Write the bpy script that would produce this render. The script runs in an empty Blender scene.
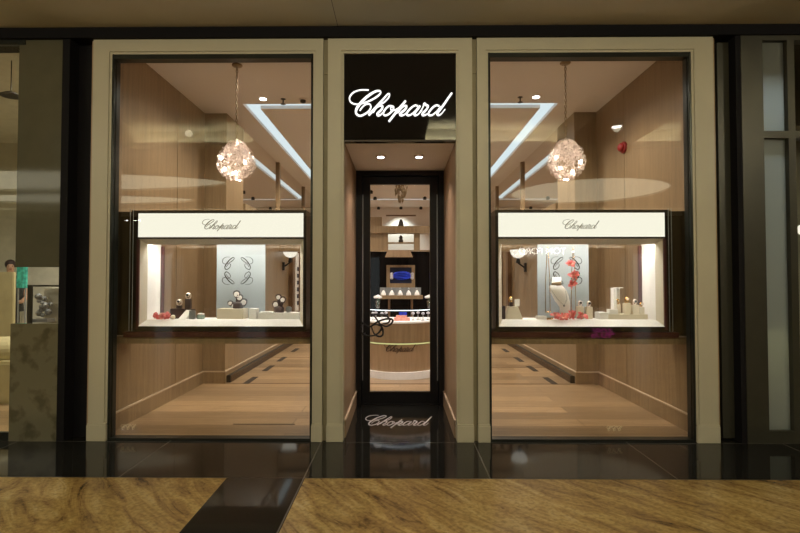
import bpy, bmesh, math, random
from mathutils import Vector, Matrix
random.seed(7)
S = bpy.context.scene
COL = S.collection
PI = math.pi
CH, CY, FPX = 1.55, -4.782, 500.0
TH = math.atan(12.5/500.0)

def at(px, py, Y):
    """photo pixel + depth -> world point at plane y=Y"""
    a, b = (px-400.0)/FPX, (266.5-py)/FPX
    dy, dz = math.cos(TH)-b*math.sin(TH), math.sin(TH)+b*math.cos(TH)
    t = (Y-CY)/dy
    return Vector((a*t, Y, CH+dz*t))
def ax(px, Y, py=279): return at(px, py, Y).x
def az(py, Y): return at(400, py, Y).z

# ------------------------------------------------------------------ materials
def newmat(name):
    m = bpy.data.materials.new(name); m.use_nodes = True
    nt = m.node_tree; nt.nodes.clear()
    out = nt.nodes.new('ShaderNodeOutputMaterial')
    return m, nt, out
def pbsdf(nt, out, color=(.5,.5,.5), rough=.5, metal=0.0, spec=.5):
    b = nt.nodes.new('ShaderNodeBsdfPrincipled')
    b.inputs['Base Color'].default_value = (*color, 1)
    b.inputs['Roughness'].default_value = rough
    b.inputs['Metallic'].default_value = metal
    b.inputs['Specular IOR Level'].default_value = spec
    nt.links.new(b.outputs[0], out.inputs[0])
    return b
def plain(name, color, rough=.5, metal=0.0, spec=.5, var=.08, scale=6.0):
    """procedural: base colour with a slight noise mottling"""
    m, nt, out = newmat(name); b = pbsdf(nt, out, color, rough, metal, spec)
    tc = nt.nodes.new('ShaderNodeTexCoord'); n = nt.nodes.new('ShaderNodeTexNoise')
    n.inputs['Scale'].default_value = scale; n.inputs['Detail'].default_value = 4
    r = nt.nodes.new('ShaderNodeValToRGB')
    r.color_ramp.elements[0].color = (*[max(0, c*(1-var)) for c in color], 1)
    r.color_ramp.elements[1].color = (*[min(1, c*(1+var)) for c in color], 1)
    r.color_ramp.elements[0].position = .3; r.color_ramp.elements[1].position = .7
    nt.links.new(tc.outputs['Object'], n.inputs['Vector'])
    nt.links.new(n.outputs['Fac'], r.inputs[0]); nt.links.new(r.outputs[0], b.inputs['Base Color'])
    return m
def emis(name, color, strength):
    m, nt, out = newmat(name)
    e = nt.nodes.new('ShaderNodeEmission'); e.inputs[0].default_value = (*color, 1); e.inputs[1].default_value = strength
    nt.links.new(e.outputs[0], out.inputs[0]); return m
def wood(name, c1, c2, scale=(14, 14, .9), rough=.4, planks=None):
    m, nt, out = newmat(name); b = pbsdf(nt, out, c1, rough)
    tc = nt.nodes.new('ShaderNodeTexCoord'); mp = nt.nodes.new('ShaderNodeMapping')
    mp.inputs['Scale'].default_value = scale
    n = nt.nodes.new('ShaderNodeTexNoise'); n.inputs['Scale'].default_value = 2.2; n.inputs['Detail'].default_value = 8; n.inputs['Roughness'].default_value = .62
    r = nt.nodes.new('ShaderNodeValToRGB')
    r.color_ramp.elements[0].color = (*c1, 1); r.color_ramp.elements[1].color = (*c2, 1)
    r.color_ramp.elements[0].position = .3; r.color_ramp.elements[1].position = .72
    L = nt.links.new
    L(tc.outputs['Object'], mp.inputs[0]); L(mp.outputs[0], n.inputs['Vector']); L(n.outputs['Fac'], r.inputs[0])
    if planks:
        bw, rh, mort = planks
        br = nt.nodes.new('ShaderNodeTexBrick'); br.offset = .37
        br.inputs['Scale'].default_value = 1; br.inputs['Brick Width'].default_value = bw; br.inputs['Row Height'].default_value = rh
        br.inputs['Mortar Size'].default_value = mort; br.inputs['Mortar Smooth'].default_value = .1
        br.inputs['Color1'].default_value = (.62, .60, .58, 1); br.inputs['Color2'].default_value = (1.12, 1.1, 1.06, 1)
        br.inputs['Mortar'].default_value = (.35, .3, .26, 1); br.inputs['Bias'].default_value = .1
        L(tc.outputs['Object'], br.inputs[0])
        mx = nt.nodes.new('ShaderNodeMix'); mx.data_type = 'RGBA'; mx.blend_type = 'MULTIPLY'; mx.inputs[0].default_value = 1
        L(r.outputs[0], mx.inputs[6]); L(br.outputs[0], mx.inputs[7]); L(mx.outputs[2], b.inputs['Base Color'])
    else:
        L(r.outputs[0], b.inputs['Base Color'])
    return m
def glassmat(name, refl=.07, tint=(1, 1, 1)):
    m, nt, out = newmat(name)
    t = nt.nodes.new('ShaderNodeBsdfTransparent'); t.inputs[0].default_value = (*tint, 1)
    g = nt.nodes.new('ShaderNodeBsdfGlossy'); g.inputs['Roughness'].default_value = 0.0
    fr = nt.nodes.new('ShaderNodeLayerWeight'); fr.inputs[0].default_value = .25
    mr = nt.nodes.new('ShaderNodeMapRange'); mr.inputs[3].default_value = refl; mr.inputs[4].default_value = .7
    pw = nt.nodes.new('ShaderNodeMath'); pw.operation = 'POWER'; pw.inputs[1].default_value = 3
    mx = nt.nodes.new('ShaderNodeMixShader'); L = nt.links.new
    L(fr.outputs['Facing'], pw.inputs[0]); L(pw.outputs[0], mr.inputs[0]); L(mr.outputs[0], mx.inputs[0])
    L(t.outputs[0], mx.inputs[1]); L(g.outputs[0], mx.inputs[2]); L(mx.outputs[0], out.inputs[0])
    return m
def frosted(name, color, trans=.35):
    m, nt, out = newmat(name)
    b = nt.nodes.new('ShaderNodeBsdfPrincipled'); b.inputs['Base Color'].default_value = (*color, 1); b.inputs['Roughness'].default_value = .3
    tl = nt.nodes.new('ShaderNodeBsdfTranslucent'); tl.inputs[0].default_value = (*color, 1)
    mx = nt.nodes.new('ShaderNodeMixShader'); mx.inputs[0].default_value = trans
    L = nt.links.new
    L(b.outputs[0], mx.inputs[1]); L(tl.outputs[0], mx.inputs[2]); L(mx.outputs[0], out.inputs[0]); return m
def granite_black():
    m, nt, out = newmat('black_granite'); b = pbsdf(nt, out, (.012,.012,.011), .06, 0, .26)
    tc = nt.nodes.new('ShaderNodeTexCoord'); n = nt.nodes.new('ShaderNodeTexNoise'); n.inputs['Scale'].default_value = 60; n.inputs['Detail'].default_value = 5
    r = nt.nodes.new('ShaderNodeValToRGB'); r.color_ramp.elements[0].color = (.006,.006,.005,1); r.color_ramp.elements[1].color = (.022,.02,.017,1)
    mp = nt.nodes.new('ShaderNodeMapping'); mp.inputs['Location'].default_value = (2.2-1.45*4, 8.0, 0)
    br = nt.nodes.new('ShaderNodeTexBrick'); br.offset = 0; br.inputs['Scale'].default_value = 1
    br.inputs['Brick Width'].default_value = 1.45; br.inputs['Row Height'].default_value = 2.0; br.inputs['Mortar Size'].default_value = .005; br.inputs['Mortar Smooth'].default_value = 0
    mx = nt.nodes.new('ShaderNodeMix'); mx.data_type = 'RGBA'; mx.inputs[7].default_value = (.11,.10,.085,1)
    L = nt.links.new
    L(tc.outputs['Object'], n.inputs['Vector']); L(n.outputs['Fac'], r.inputs[0])
    L(tc.outputs['Object'], mp.inputs[0]); L(mp.outputs[0], br.inputs[0]); L(br.outputs['Fac'], mx.inputs[0]); L(r.outputs[0], mx.inputs[6]); L(mx.outputs[2], b.inputs['Base Color'])
    return m
def marble_gold():
    m, nt, out = newmat('gold_granite'); b = pbsdf(nt, out, (.4,.28,.1), .22, 0, .35)
    tc = nt.nodes.new('ShaderNodeTexCoord')
    mp = nt.nodes.new('ShaderNodeMapping'); mp.inputs['Rotation'].default_value = (0,0,math.radians(48))
    mpb = nt.nodes.new('ShaderNodeMapping'); mpb.inputs['Scale'].default_value = (.7, 2.6, 1)
    n = nt.nodes.new('ShaderNodeTexNoise'); n.inputs['Scale'].default_value = 2.0; n.inputs['Detail'].default_value = 12; n.inputs['Roughness'].default_value = .70; n.inputs['Distortion'].default_value = 1.6
    r = nt.nodes.new('ShaderNodeValToRGB'); e = r.color_ramp.elements
    e[0].position = .34; e[0].color = (.075,.042,.013,1); e[1].position = .70; e[1].color = (.44,.33,.15,1)
    for p, c in ((.42,(.215,.13,.042,1)), (.5,(.30,.195,.062,1)), (.58,(.36,.25,.088,1))):
        k = e.new(p); k.color = c
    n2 = nt.nodes.new('ShaderNodeTexNoise'); n2.inputs['Scale'].default_value = 34; n2.inputs['Detail'].default_value = 6
    r2 = nt.nodes.new('ShaderNodeValToRGB'); r2.color_ramp.elements[0].position = .33; r2.color_ramp.elements[0].color = (.62,.58,.54,1)
    r2.color_ramp.elements[1].position = .55; r2.color_ramp.elements[1].color = (1.05,1.02,1,1)
    mx = nt.nodes.new('ShaderNodeMix'); mx.data_type = 'RGBA'; mx.blend_type = 'MULTIPLY'; mx.inputs[0].default_value = .8
    L = nt.links.new
    L(tc.outputs['Object'], mp.inputs[0]); L(mp.outputs[0], mpb.inputs[0]); L(mpb.outputs[0], n.inputs['Vector']); L(n.outputs['Fac'], r.inputs[0])
    L(tc.outputs['Object'], n2.inputs['Vector']); L(n2.outputs['Fac'], r2.inputs[0])
    L(r.outputs[0], mx.inputs[6]); L(r2.outputs[0], mx.inputs[7]); L(mx.outputs[2], b.inputs['Base Color'])
    return m

M = {}
M['frame'] = plain('olive_cream_lacquer', (.51,.46,.33), .45, var=.04, scale=2)
M['groove'] = plain('olive_shadow_joint', (.30,.25,.14), .6)
M['metal'] = plain('dark_window_metal', (.028,.030,.024), .3, .6)
M['black'] = plain('black_lacquer', (.010,.009,.009), .32, spec=.35)
M['blackglass'] = plain('black_glass', (.006,.005,.005), .03, spec=.5)
M['blackmatte'] = plain('matte_black', (.012,.011,.010), .6)
M['pitch'] = plain('pitch_black', (.006,.005,.006), .75, spec=.2)
M['sticker'] = plain('pale_gold_sticker', (.85,.75,.5), .5)
M['alc_ceil'] = plain('alcove_ceiling_paint', (.88,.84,.81), .8, var=.01)
M['darkred'] = plain('dark_red_trim', (.075,.018,.014), .35)
M['bronze'] = plain('dark_bronze', (.035,.024,.014), .4, .5)
M['granite'] = granite_black()
M['gold_floor'] = marble_gold()
M['mallceil'] = plain('mall_ceiling_plaster', (.60,.57,.46), .9, var=.03, scale=1)
M['wall_wood'] = wood('wall_wood_veneer', (.235,.157,.083), (.35,.24,.132), (9, 9, .5), .38)
M['pier_wood'] = wood('alcove_wood_veneer', (.31,.205,.115), (.42,.285,.17), (12, 12, .7), .4)
M['dark_wood'] = wood('dark_wood', (.12,.06,.025), (.21,.115,.05), (12, 12, .8), .45)
M['floor_wood'] = wood('floor_wood_planks', (.33,.215,.115), (.50,.345,.20), (.8, 10, 10), .28, (3.1, .27, .004))
M['ceil_in'] = plain('boutique_ceiling', (.82,.77,.73), .85, var=.02, scale=1)
M['skirt_glow'] = plain('skirting_glow_tint', (.62,.48,.34), .4)  # paler colour paints the LED glow along the skirting tops
M['mirror'] = plain('mirror', (.80,.74,.68), .02, 1.0, var=.01)
M['glass'] = glassmat('window_glass', .055, (.97,.97,.94))
M['dglass'] = glassmat('door_glass', .02)
M['cglass'] = glassmat('case_glass', .03)
M['cryst'] = glassmat('crystal', .25)
M['sign_white'] = emis('sign_letters_light', (1.0,.99,.95), 1.5)
M['far_sign'] = emis('far_sign_light', (1.0,1.0,.97), 7.0)
M['header'] = emis('header_lightbox', (1.0,.97,.84), 1.12)
M['cove'] = emis('cove_light', (.78,.91,1.0), 1.05)
M['led'] = emis('led_panel', (1.0,.97,.92), 33.0)
M['case_edge_glow'] = emis('case_edge_glow', (.85,.95,1.0), 3.0)
M['downlight'] = emis('downlight_lens', (1.0,.96,.95), 14.0)
M['bulb'] = emis('chandelier_bulb', (1.0,.84,.76), 60.0)
M['glow'] = emis('counter_glow', (.72,.76,.32), .9)
M['coffer'] = emis('mall_coffer_diffuser', (1.0,.92,.66), 2.2)
M['farcove'] = emis('mall_far_cove', (1.0,.92,.66), 3.0)
M['cofferlow'] = emis('mall_cove_strip', (1.0,.92,.66), 62.0)
M['sconce'] = emis('sconce_bowl', (1.0,.93,.82), 1.15)
M['text_gold'] = plain('dark_gold_letters', (.25,.20,.08), .5)
M['text_dark'] = plain('dark_letters', (.05,.025,.012), .5)
M['text_pale'] = plain('pale_inlay_metal', (.62,.60,.63), .35)
M['cream'] = plain('cream_liner', (.72,.65,.53), .7, var=.03)
M['white'] = plain('white_fabric', (.93,.91,.89), .8, var=.03)
M['beige'] = plain('beige_leather', (.80,.72,.58), .7, var=.04)
M['frost'] = frosted('frosted_panel', (.42,.46,.48), .3)
M['frostwin'] = frosted('frosted_window', (.55,.57,.52), .8)
M['silver'] = plain('silver_wire', (.92,.80,.73), .32, .45, var=.05)
M['gold'] = plain('gold_metal', (.80,.52,.20), .25, 1.0, var=.05)
M['chain'] = plain('bronze_chain', (.30,.22,.13), .35, .9)
M['coral'] = plain('coral_petals', (.85,.20,.19), .6, var=.25, scale=30)
M['coral_light'] = plain('coral_petals_light', (.93,.42,.34), .6, var=.2, scale=30)
M['darkbrown'] = plain('dark_brown_leather', (.045,.025,.022), .5)
M['grey'] = plain('grey_steel', (.32,.33,.33), .35, .5)
M['jade'] = plain('grey_green_crystal', (.30,.38,.34), .15)
M['blue'] = plain('blue_satin', (.02,.06,.72), .35, var=.5, scale=5)
M['bluedark'] = plain('blue_black_backdrop', (.004,.006,.035), .5)
M['leaf'] = plain('dark_green_leaf', (.02,.07,.025), .6)
M['red'] = plain('red_alarm_plastic', (.30,.012,.018), .4)
M['stone'] = None
M['teal'] = plain('teal_print', (.06,.42,.33), .5, var=.6, scale=14)
M['skin'] = plain('skin', (.55,.33,.22), .6)
M['yellow'] = plain('yellow_cushion', (.50,.43,.24), .8)
M['shopwall'] = plain('shop_cream_wall', (.58,.57,.47), .8)
M['drape'] = plain('black_drape', (.007,.005,.004), .9, spec=.1)
M['grille'] = plain('dark_grille', (.03,.02,.012), .6)
M['mullion'] = plain('olive_black_metal', (.05,.046,.031), .4, .3)
M['magenta'] = emis('magenta_neon', (1.0,.05,.55), .8)
M['ltop'] = plain('dark_plastic', (.03,.03,.03), .5)
# mottled glossy stone of the neighbour's pier
m, nt, out = newmat('mottled_stone'); b = pbsdf(nt, out, (.1,.09,.05), .09, 0, .6)
tc = nt.nodes.new('ShaderNodeTexCoord'); n = nt.nodes.new('ShaderNodeTexNoise'); n.inputs['Scale'].default_value = 6; n.inputs['Detail'].default_value = 3
r = nt.nodes.new('ShaderNodeValToRGB'); r.color_ramp.elements[0].color = (.085,.074,.042,1); r.color_ramp.elements[0].position = .36
r.color_ramp.elements[1].color = (.15,.135,.085,1); r.color_ramp.elements[1].position = .5
nt.links.new(tc.outputs['Object'], n.inputs['Vector']); nt.links.new(n.outputs['Fac'], r.inputs[0]); nt.links.new(r.outputs[0], b.inputs['Base Color'])
M['stone'] = m
M['pier_glass'] = plain('olive_back_painted_glass', (.10,.093,.06), .06, 0, .6, var=.05)

# ------------------------------------------------------------------ mesh builder
class MB:
    def __init__(s): s.v = []; s.f = []
    def add(s, vs, fs):
        o = len(s.v); s.v += [Vector(v) for v in vs]; s.f += [tuple(i+o for i in f) for f in fs]; return s
    def box(s, x0, x1, y0, y1, z0, z1, bev=0.0):
        if x0 > x1: x0, x1 = x1, x0
        if y0 > y1: y0, y1 = y1, y0
        if z0 > z1: z0, z1 = z1, z0
        if bev <= 0:
            return s.add([(x,y,z) for z in (z0,z1) for y in (y0,y1) for x in (x0,x1)],
                         [(0,2,3,1),(4,5,7,6),(0,1,5,4),(2,6,7,3),(0,4,6,2),(1,3,7,5)])
        bm = bmesh.new(); bmesh.ops.create_cube(bm, size=1)
        bmesh.ops.scale(bm, vec=(x1-x0, y1-y0, z1-z0), verts=bm.verts)
        bmesh.ops.translate(bm, vec=((x0+x1)/2,(y0+y1)/2,(z0+z1)/2), verts=bm.verts)
        bmesh.ops.bevel(bm, geom=bm.edges[:], offset=bev, segments=2, affect='EDGES')
        return s.bm(bm)
    def bm(s, bm):
        bm.verts.index_update()
        s.add([v.co.copy() for v in bm.verts], [[v.index for v in f.verts] for f in bm.faces]); bm.free(); return s
    def poly(s, pts, y0, y1):
        """outline in (x,z), extruded along y"""
        n = len(pts)
        return s.add([(p[0],y0,p[1]) for p in pts]+[(p[0],y1,p[1]) for p in pts],
                     [tuple(range(n)), tuple(range(2*n-1,n-1,-1))]+[(i,i+n,(i+1)%n+n,(i+1)%n) for i in range(n)])
    def prism(s, pts, z0, z1):
        n = len(pts)
        return s.add([(p[0],p[1],z0) for p in pts]+[(p[0],p[1],z1) for p in pts],
                     [tuple(range(n-1,-1,-1)), tuple(range(n,2*n))]+[(i,(i+1)%n,(i+1)%n+n,i+n) for i in range(n)])
    def tube(s, pts, r, n=6, closed=False, cap=True):
        pts = [Vector(p) for p in pts]; N = len(pts); rs = r if isinstance(r, (list, tuple)) else [r]*N
        vs = []; ref = Vector((.13,.31,.94)).normalized()
        for i, p in enumerate(pts):
            a = pts[(i-1) % N] if (i > 0 or closed) else p; b = pts[(i+1) % N] if (i < N-1 or closed) else p
            t = (b-a); t = t.normalized() if t.length > 1e-9 else Vector((0,0,1))
            u = t.cross(ref)
            if u.length < .05: u = t.cross(Vector((1,0,0)))
            u.normalize(); w = t.cross(u)
            vs += [p+(u*math.cos(2*PI*k/n)+w*math.sin(2*PI*k/n))*rs[i] for k in range(n)]
        fs = []
        for i in range(N if closed else N-1):
            j = (i+1) % N
            fs += [(i*n+k, i*n+(k+1)%n, j*n+(k+1)%n, j*n+k) for k in range(n)]
        if cap and not closed: fs += [tuple(range(n-1,-1,-1)), tuple((N-1)*n+k for k in range(n))]
        return s.add(vs, fs)
    def lathe(s, prof, c, n=16, axis='z'):
        vs = []; c = Vector(c)
        for (r, z) in prof:
            for k in range(n):
                a = 2*PI*k/n; p = Vector((r*math.cos(a), r*math.sin(a), z))
                if axis == 'y': p = Vector((p.x, p.z, p.y))
                if axis == 'x': p = Vector((p.z, p.x, p.y))
                vs.append(c+p)
        fs = [(i*n+k, i*n+(k+1)%n, (i+1)*n+(k+1)%n, (i+1)*n+k) for i in range(len(prof)-1) for k in range(n)]
        fs += [tuple(range(n-1,-1,-1)), tuple((len(prof)-1)*n+k for k in range(n))]
        return s.add(vs, fs)
    def ball(s, c, r, n=10, sq=(1,1,1)):
        prof = [(r*math.sin(PI*i/n)+1e-5, -r*math.cos(PI*i/n)) for i in range(n+1)]
        o = len(s.v); s.lathe(prof, (0,0,0), n+2); c = Vector(c)
        for v in s.v[o:]: v.x, v.y, v.z = v.x*sq[0]+c.x, v.y*sq[1]+c.y, v.z*sq[2]+c.z
        return s
    def build(s, name, mat, parent=None, smooth=False, **kw):
        me = bpy.data.meshes.new(name)
        off = parent_world(parent) if parent else Vector()
        me.from_pydata([v-off for v in s.v], [], s.f)
        bm = bmesh.new(); bm.from_mesh(me); bmesh.ops.recalc_face_normals(bm, faces=bm.faces); bm.to_mesh(me); bm.free()
        if smooth:
            for p in me.polygons: p.use_smooth = True
        me.materials.append(mat)
        o = bpy.data.objects.new(name, me); COL.objects.link(o)
        if parent: o.parent = parent
        for k, v in kw.items(): o[k] = v
        return o
def parent_world(p):
    w = Vector()
    while p: w += p.location; p = p.parent
    return w
def thing(name, label, cat, loc, group=None):
    o = bpy.data.objects.new(name, None); COL.objects.link(o); o.location = loc; o.empty_display_size = .1
    o['label'] = label; o['category'] = cat
    if group: o['group'] = group
    return o
def single(mb, name, mat, label, cat, group=None, smooth=False):
    o = mb.build(name, mat, None, smooth)
    # origin at the base centre
    xs = [v.co for v in o.data.vertices]
    c = Vector(((min(v.x for v in xs)+max(v.x for v in xs))/2, (min(v.y for v in xs)+max(v.y for v in xs))/2, min(v.z for v in xs)))
    o.data.transform(Matrix.Translation(-c)); o.location = c
    o['label'] = label; o['category'] = cat
    if group: o['group'] = group
    return o
def struct(mb, name, mat, parent=None, smooth=False):
    o = mb.build(name, mat, parent, smooth)
    if not parent: o['kind'] = 'structure'
    return o
def kids(o): return [c for c in COL.objects if c.parent == o]
def dup(root, delta, label=None, group=None, parent=None):
    c = root.copy(); COL.objects.link(c); c.parent = parent
    if parent is None:
        c.location = root.location+Vector(delta)
        if label: c['label'] = label
        if group: c['group'] = group
    for k in kids(root): dup(k, (0,0,0), parent=c)
    return c
def crom(pts, sub=6, closed=False):
    P = [Vector(p) for p in pts]; out = []; N = len(P)
    for i in range(N if closed else N-1):
        p0 = P[(i-1) % N] if (closed or i > 0) else P[0]; p1 = P[i]; p2 = P[(i+1) % N]
        p3 = P[(i+2) % N] if (closed or i+2 < N) else P[-1]
        for k in range(sub):
            t = k/sub
            out.append(.5*((2*p1)+(p2-p0)*t+(2*p0-5*p1+4*p2-p3)*t*t+(3*p1-p0-3*p2+p3)*t**3))
    if not closed: out.append(P[-1])
    return out

# ------------------------------------------------------------------ script lettering (traced strokes, x right / y down, third value = pen width)
Z = 693
SCRIPT = {
 'C': [[(325,72,13),(210,72,14),(120,105,18),(72,165,22),(76,222,22),(120,256,20),(185,263,15),(260,246,17),(350,212,22),(440,158,23),(486,108,18),(465,84,22),(400,98,30),(300,165,38),(215,250,42),(163,325,40),(158,388,34),(205,418,28),(262,402,24),(325,358,24),(355,300,22),(335,262,20),(285,266,18),(238,305,18),(207,350,18)]],
 'h': [[(325,412,34),(385,345,34),(450,272,32),(520,195,24),(580,128,20),(603,132,20),(592,172,20),(540,230,18),(478,268,16)],
       [(385,375,16),(430,312,18),(478,284,24),(512,294,28),(492,340,32),(440,392,34),(452,416,28),(490,402,20),(530,360,15)]],
 'o': [[(640,292,22),(600,288,22),(552,325,26),(520,385,28),(548,416,24),(605,388,26),(652,335,26),(655,296,20),(622,310,16),(625,345,18),(672,345,16),(720,318,15)]],
 'p': [[(818,220,30),(760,290,34),(700,362,36),(645,432,34),(595,497,32)],
       [(712,385,16),(760,320,18),(800,288,24),(832,294,28),(808,338,32),(746,392,34),(756,416,28),(796,408,20),(835,378,15)]],
 'a': [[(Z+288,290,22),(Z+250,282,22),(Z+195,318,26),(Z+142,382,30),(Z+152,414,26),(Z+192,408,22),(Z+245,366,18),(Z+310,290,22)],
       [(Z+318,288,30),(Z+280,340,32),(Z+243,392,32),(Z+250,416,26),(Z+290,402,18),(Z+345,345,14)]],
 'r': [[(Z+310,380,14),(Z+352,315,18),(Z+375,258,30),(Z+398,278,30),(Z+426,294,28),(Z+395,345,32),(Z+348,396,34),(Z+366,416,26),(Z+420,396,15)]],
 'd': [[(Z+575,292,22),(Z+532,282,24),(Z+480,318,28),(Z+432,382,30),(Z+442,414,26),(Z+482,410,22),(Z+540,364,18),(Z+590,302,18)],
       [(Z+742,115,30),(Z+690,190,32),(Z+630,278,34),(Z+560,372,34),(Z+548,405,30),(Z+570,415,20),(Z+605,392,16),(Z+652,335,13)]],
}
def letter_mesh(strokes, fn, thick):
    """ribbons: fn maps (u,v,w) to world; w = height above the face"""
    mb = MB()
    for st in strokes:
        c = crom([(p[0], p[1], p[2]) for p in st], 5)
        L = []; R = []
        for i, p in enumerate(c):
            a = c[max(0, i-1)]; b = c[min(len(c)-1, i+1)]
            d = Vector((b.x-a.x, b.y-a.y)); d = d.normalized() if d.length > 1e-6 else Vector((1,0))
            w = p.z/2; nx, ny = -d.y*w, d.x*w
            L.append((p.x+nx, p.y+ny)); R.append((p.x-nx, p.y-ny))
        n = len(c); vs = [fn(*q, thick) for q in L]+[fn(*q, thick) for q in R]+[fn(*q, 0) for q in L]+[fn(*q, 0) for q in R]
        fs = []
        for i in range(n-1):
            fs += [(i, i+1, n+i+1, n+i), (2*n+i, 3*n+i, 3*n+i+1, 2*n+i+1), (i, 2*n+i, 2*n+i+1, i+1), (n+i, n+i+1, 3*n+i+1, 3*n+i)]
        fs += [(0, n, 3*n, 2*n), (n-1, 3*n-1, 4*n-1, 2*n-1)]
        mb.add(vs, fs)
    return mb
def script_on_wall(x0, x1, zb, y, thick):
    """lettering on a vertical face at depth y; spans x0..x1, baseline zb"""
    k = (x1-x0)/(Z+750-60)
    return lambda u, v, w: Vector((x0+(u-60)*k, y-w, zb+(415-v)*k))

# ------------------------------------------------------------------ MALL: floor, ceiling, fascia
ZC = az(26.7, 0)                 # mall ceiling height
ZT = az(37.2, 0)               # top of the cream frames
GY = CY+3.926           # edge of the gold granite (about -0.83)
XA, XB = -1.35, -.74
XL0, XR0, YB = -16.0, 16.0, -15.0
struct(MB().box(XL0,XA,YB,GY,-.08,0), 'floor', M['gold_floor'])
struct(MB().box(XB,XR0,YB,GY,-.08,0), 'floor', M['gold_floor'])
struct(MB().box(XA,XB,YB,GY,-.08,0).box(XL0,XR0,GY,.14,-.08,0).box(-.72,.72,.14,1.55,-.08,0), 'floor', M['granite'])
struct(MB().box(XL0,-.75,.14,16.2,-.08,0).box(.75,XR0,.14,16.2,-.08,0).box(-.72,.72,1.55,16.2,-.08,0), 'floor', M['floor_wood'])
struct(MB().box(XL0,XR0,GY-.004,GY+.004,-.01,.0008), 'trim_1', M['bronze'])
# mall ceiling with three rectangular luminous coffers and two oval ones (they stand over and behind the camera and mirror in the glass)
hp = ZC-CH
coff = [(-2.05*hp,-1.05*hp), (.18*hp,1.2*hp), (1.71*hp,2.75*hp)]
cy0, cy1 = -1.65, -4.30
mb = MB(); T = .06
mb.box(XL0,XR0,cy0,.02,ZC,ZC+T)
xs = [XL0]
for a, b_ in coff: xs += [a, b_]
xs.append(XR0)
for i in range(0, len(xs), 2): mb.box(xs[i], xs[i+1], cy1, cy0, ZC, ZC+T)
mb.box(XL0,XR0,-5.9,cy1,ZC,ZC+T)
# oval recesses: ring of quads between the oval and a rectangle
def oval_hole(mb, cx, cyy, rx, ry, x0, x1, y0, y1, z0, z1, n=48):
    outer, inner = [], []
    for k in range(n):
        a = 2*PI*k/n+PI/4; c, s_ = math.cos(a), math.sin(a)
        inner.append((cx+rx*c, cyy+ry*s_))
        m_ = max(abs(c), abs(s_)); u, v = c/m_, s_/m_
        outer.append(((x0+x1)/2+u*(x1-x0)/2, (y0+y1)/2+v*(y1-y0)/2))
    vs = [(*p,z0) for p in outer]+[(*p,z0) for p in inner]+[(*p,z1) for p in outer]+[(*p,z1) for p in inner]
    fs = []
    for k in range(n):
        j = (k+1) % n
        fs += [(k,j,n+j,n+k), (2*n+k,3*n+k,3*n+j,2*n+j), (n+k,n+j,3*n+j,3*n+k), (k,2*n+k,2*n+j,j)]
    mb.add(vs, fs)
oval_hole(mb, -10.0, -7.6, 5.6, 1.3, XL0, -.5, -9.15, -5.9, ZC, ZC+T)
oval_hole(mb, -10.0, -10.4, 3.6, .95, XL0, -.5, -12.2, -9.15, ZC, ZC+T)
oval_hole(mb, 5.3, -9.2, 2.1, 2.1, -.5, XR0, -12.2, -5.9, ZC, ZC+T)
mb.box(XL0,XR0,YB,-12.6,ZC,ZC+T)
struct(mb, 'ceiling', M['mallceil'])
mb = MB()
for a, b_ in coff: mb.box(a+.01, b_-.01, cy1-.16, cy1-.05, ZC+.07, ZC+.085)
struct(mb, 'ceiling', M['cofferlow'])
mb = MB()
for a, b_ in coff:   # raised coffer boxes
    mb.box(a,b_,cy1-.02,cy1,ZC+T,ZC+.13).box(a-.02,a,cy1-.2,cy0,ZC+T,ZC+.4).box(b_,b_+.02,cy1-.2,cy0,ZC+T,ZC+.4).box(a,b_,cy1-.22,cy1-.2,ZC+T,ZC+.4).box(a,b_,cy0,cy0+.02,ZC+T,ZC+.4).box(a-.02,b_+.02,cy1-.22,cy0+.02,ZC+.4,ZC+.42)
struct(mb, 'trim_2', M['mallceil'])
struct(MB().box(XL0,-.6,-12.1,-6.0,ZC+.12,ZC+.14).box(2.5,8.5,-11.9,-6.5,ZC+.12,ZC+.14), 'ceiling', M['coffer'])
struct(MB().box(XL0,XR0,-12.6,-12.2,ZC+.10,ZC+.12), 'ceiling', M['farcove'])
struct(MB().box(XL0,XR0,-.02,.30,ZT,ZC+T), 'trim_3', M['pitch'])
# joint line in the ceiling
struct(MB().box(-.602,-.598,-4.2,-.02,ZC-.002,ZC+.001), 'trim_4', M['blackmatte'])
# far side of the mall
struct(MB().box(XL0,XR0,YB-.2,YB+.6,0,ZC), 'wall_front', M['drape'])
struct(MB().box(XL0-.2,XL0,YB,0,0,ZC), 'wall_left', M['mallceil'])
struct(MB().box(XR0,XR0+.2,YB,0,0,ZC), 'wall_right', M['mallceil'])

# ------------------------------------------------------------------ cream portal frames
def portal(x0, x1, xi0, xi1, zi, name, bead=True):
    """outer legs x0..xi0 and xi1..x1, opening top at zi"""
    mb = MB(); t = .024
    y0, y1 = .02, .14
    # profile from outer edge to the opening: flat face, small step, bead
    def leg(xo, xi, s):
        mb.box(xo, xi, y0+.012, y1, 0, ZT)
        mb.box(xo, xi-s*t, y0, y1, 0, ZT-0.0)
    leg(x0, xi0, 1); leg(x1, xi1, -1)
    mb.box(xi0, xi1, y0+.012, y1, zi, ZT)
    mb.box(xi0-t, xi1+t, y0, y1, zi+t, ZT)
    o = struct(mb, name, M['frame'])
    for a, b_ in ((x0, xi0), (xi1, x1)):
        p = MB(); p.box(a-.004, b_+.004, 0, y1+.001, 0.0, .155, .004).box(a, b_, .008, y1, .15, .168)
        p.build('plinth_block', M['frame'], o)
    return o
ZI = az(52.6, .02)
XFL, XFR = ax(86.8, .0), ax(716, .0)
LX0, LX1 = ax(105.5, 0), ax(311.8, 0)
RX0, RX1 = ax(489.4, 0), ax(694.5, 0)
AX = .545
ZA = 2.897                                        # alcove ceiling
portal(XFL, -.745, LX0, LX1, ZI, 'trim_5')
portal(-.70, .70, -AX, AX, ZI, 'trim_6')
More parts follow.
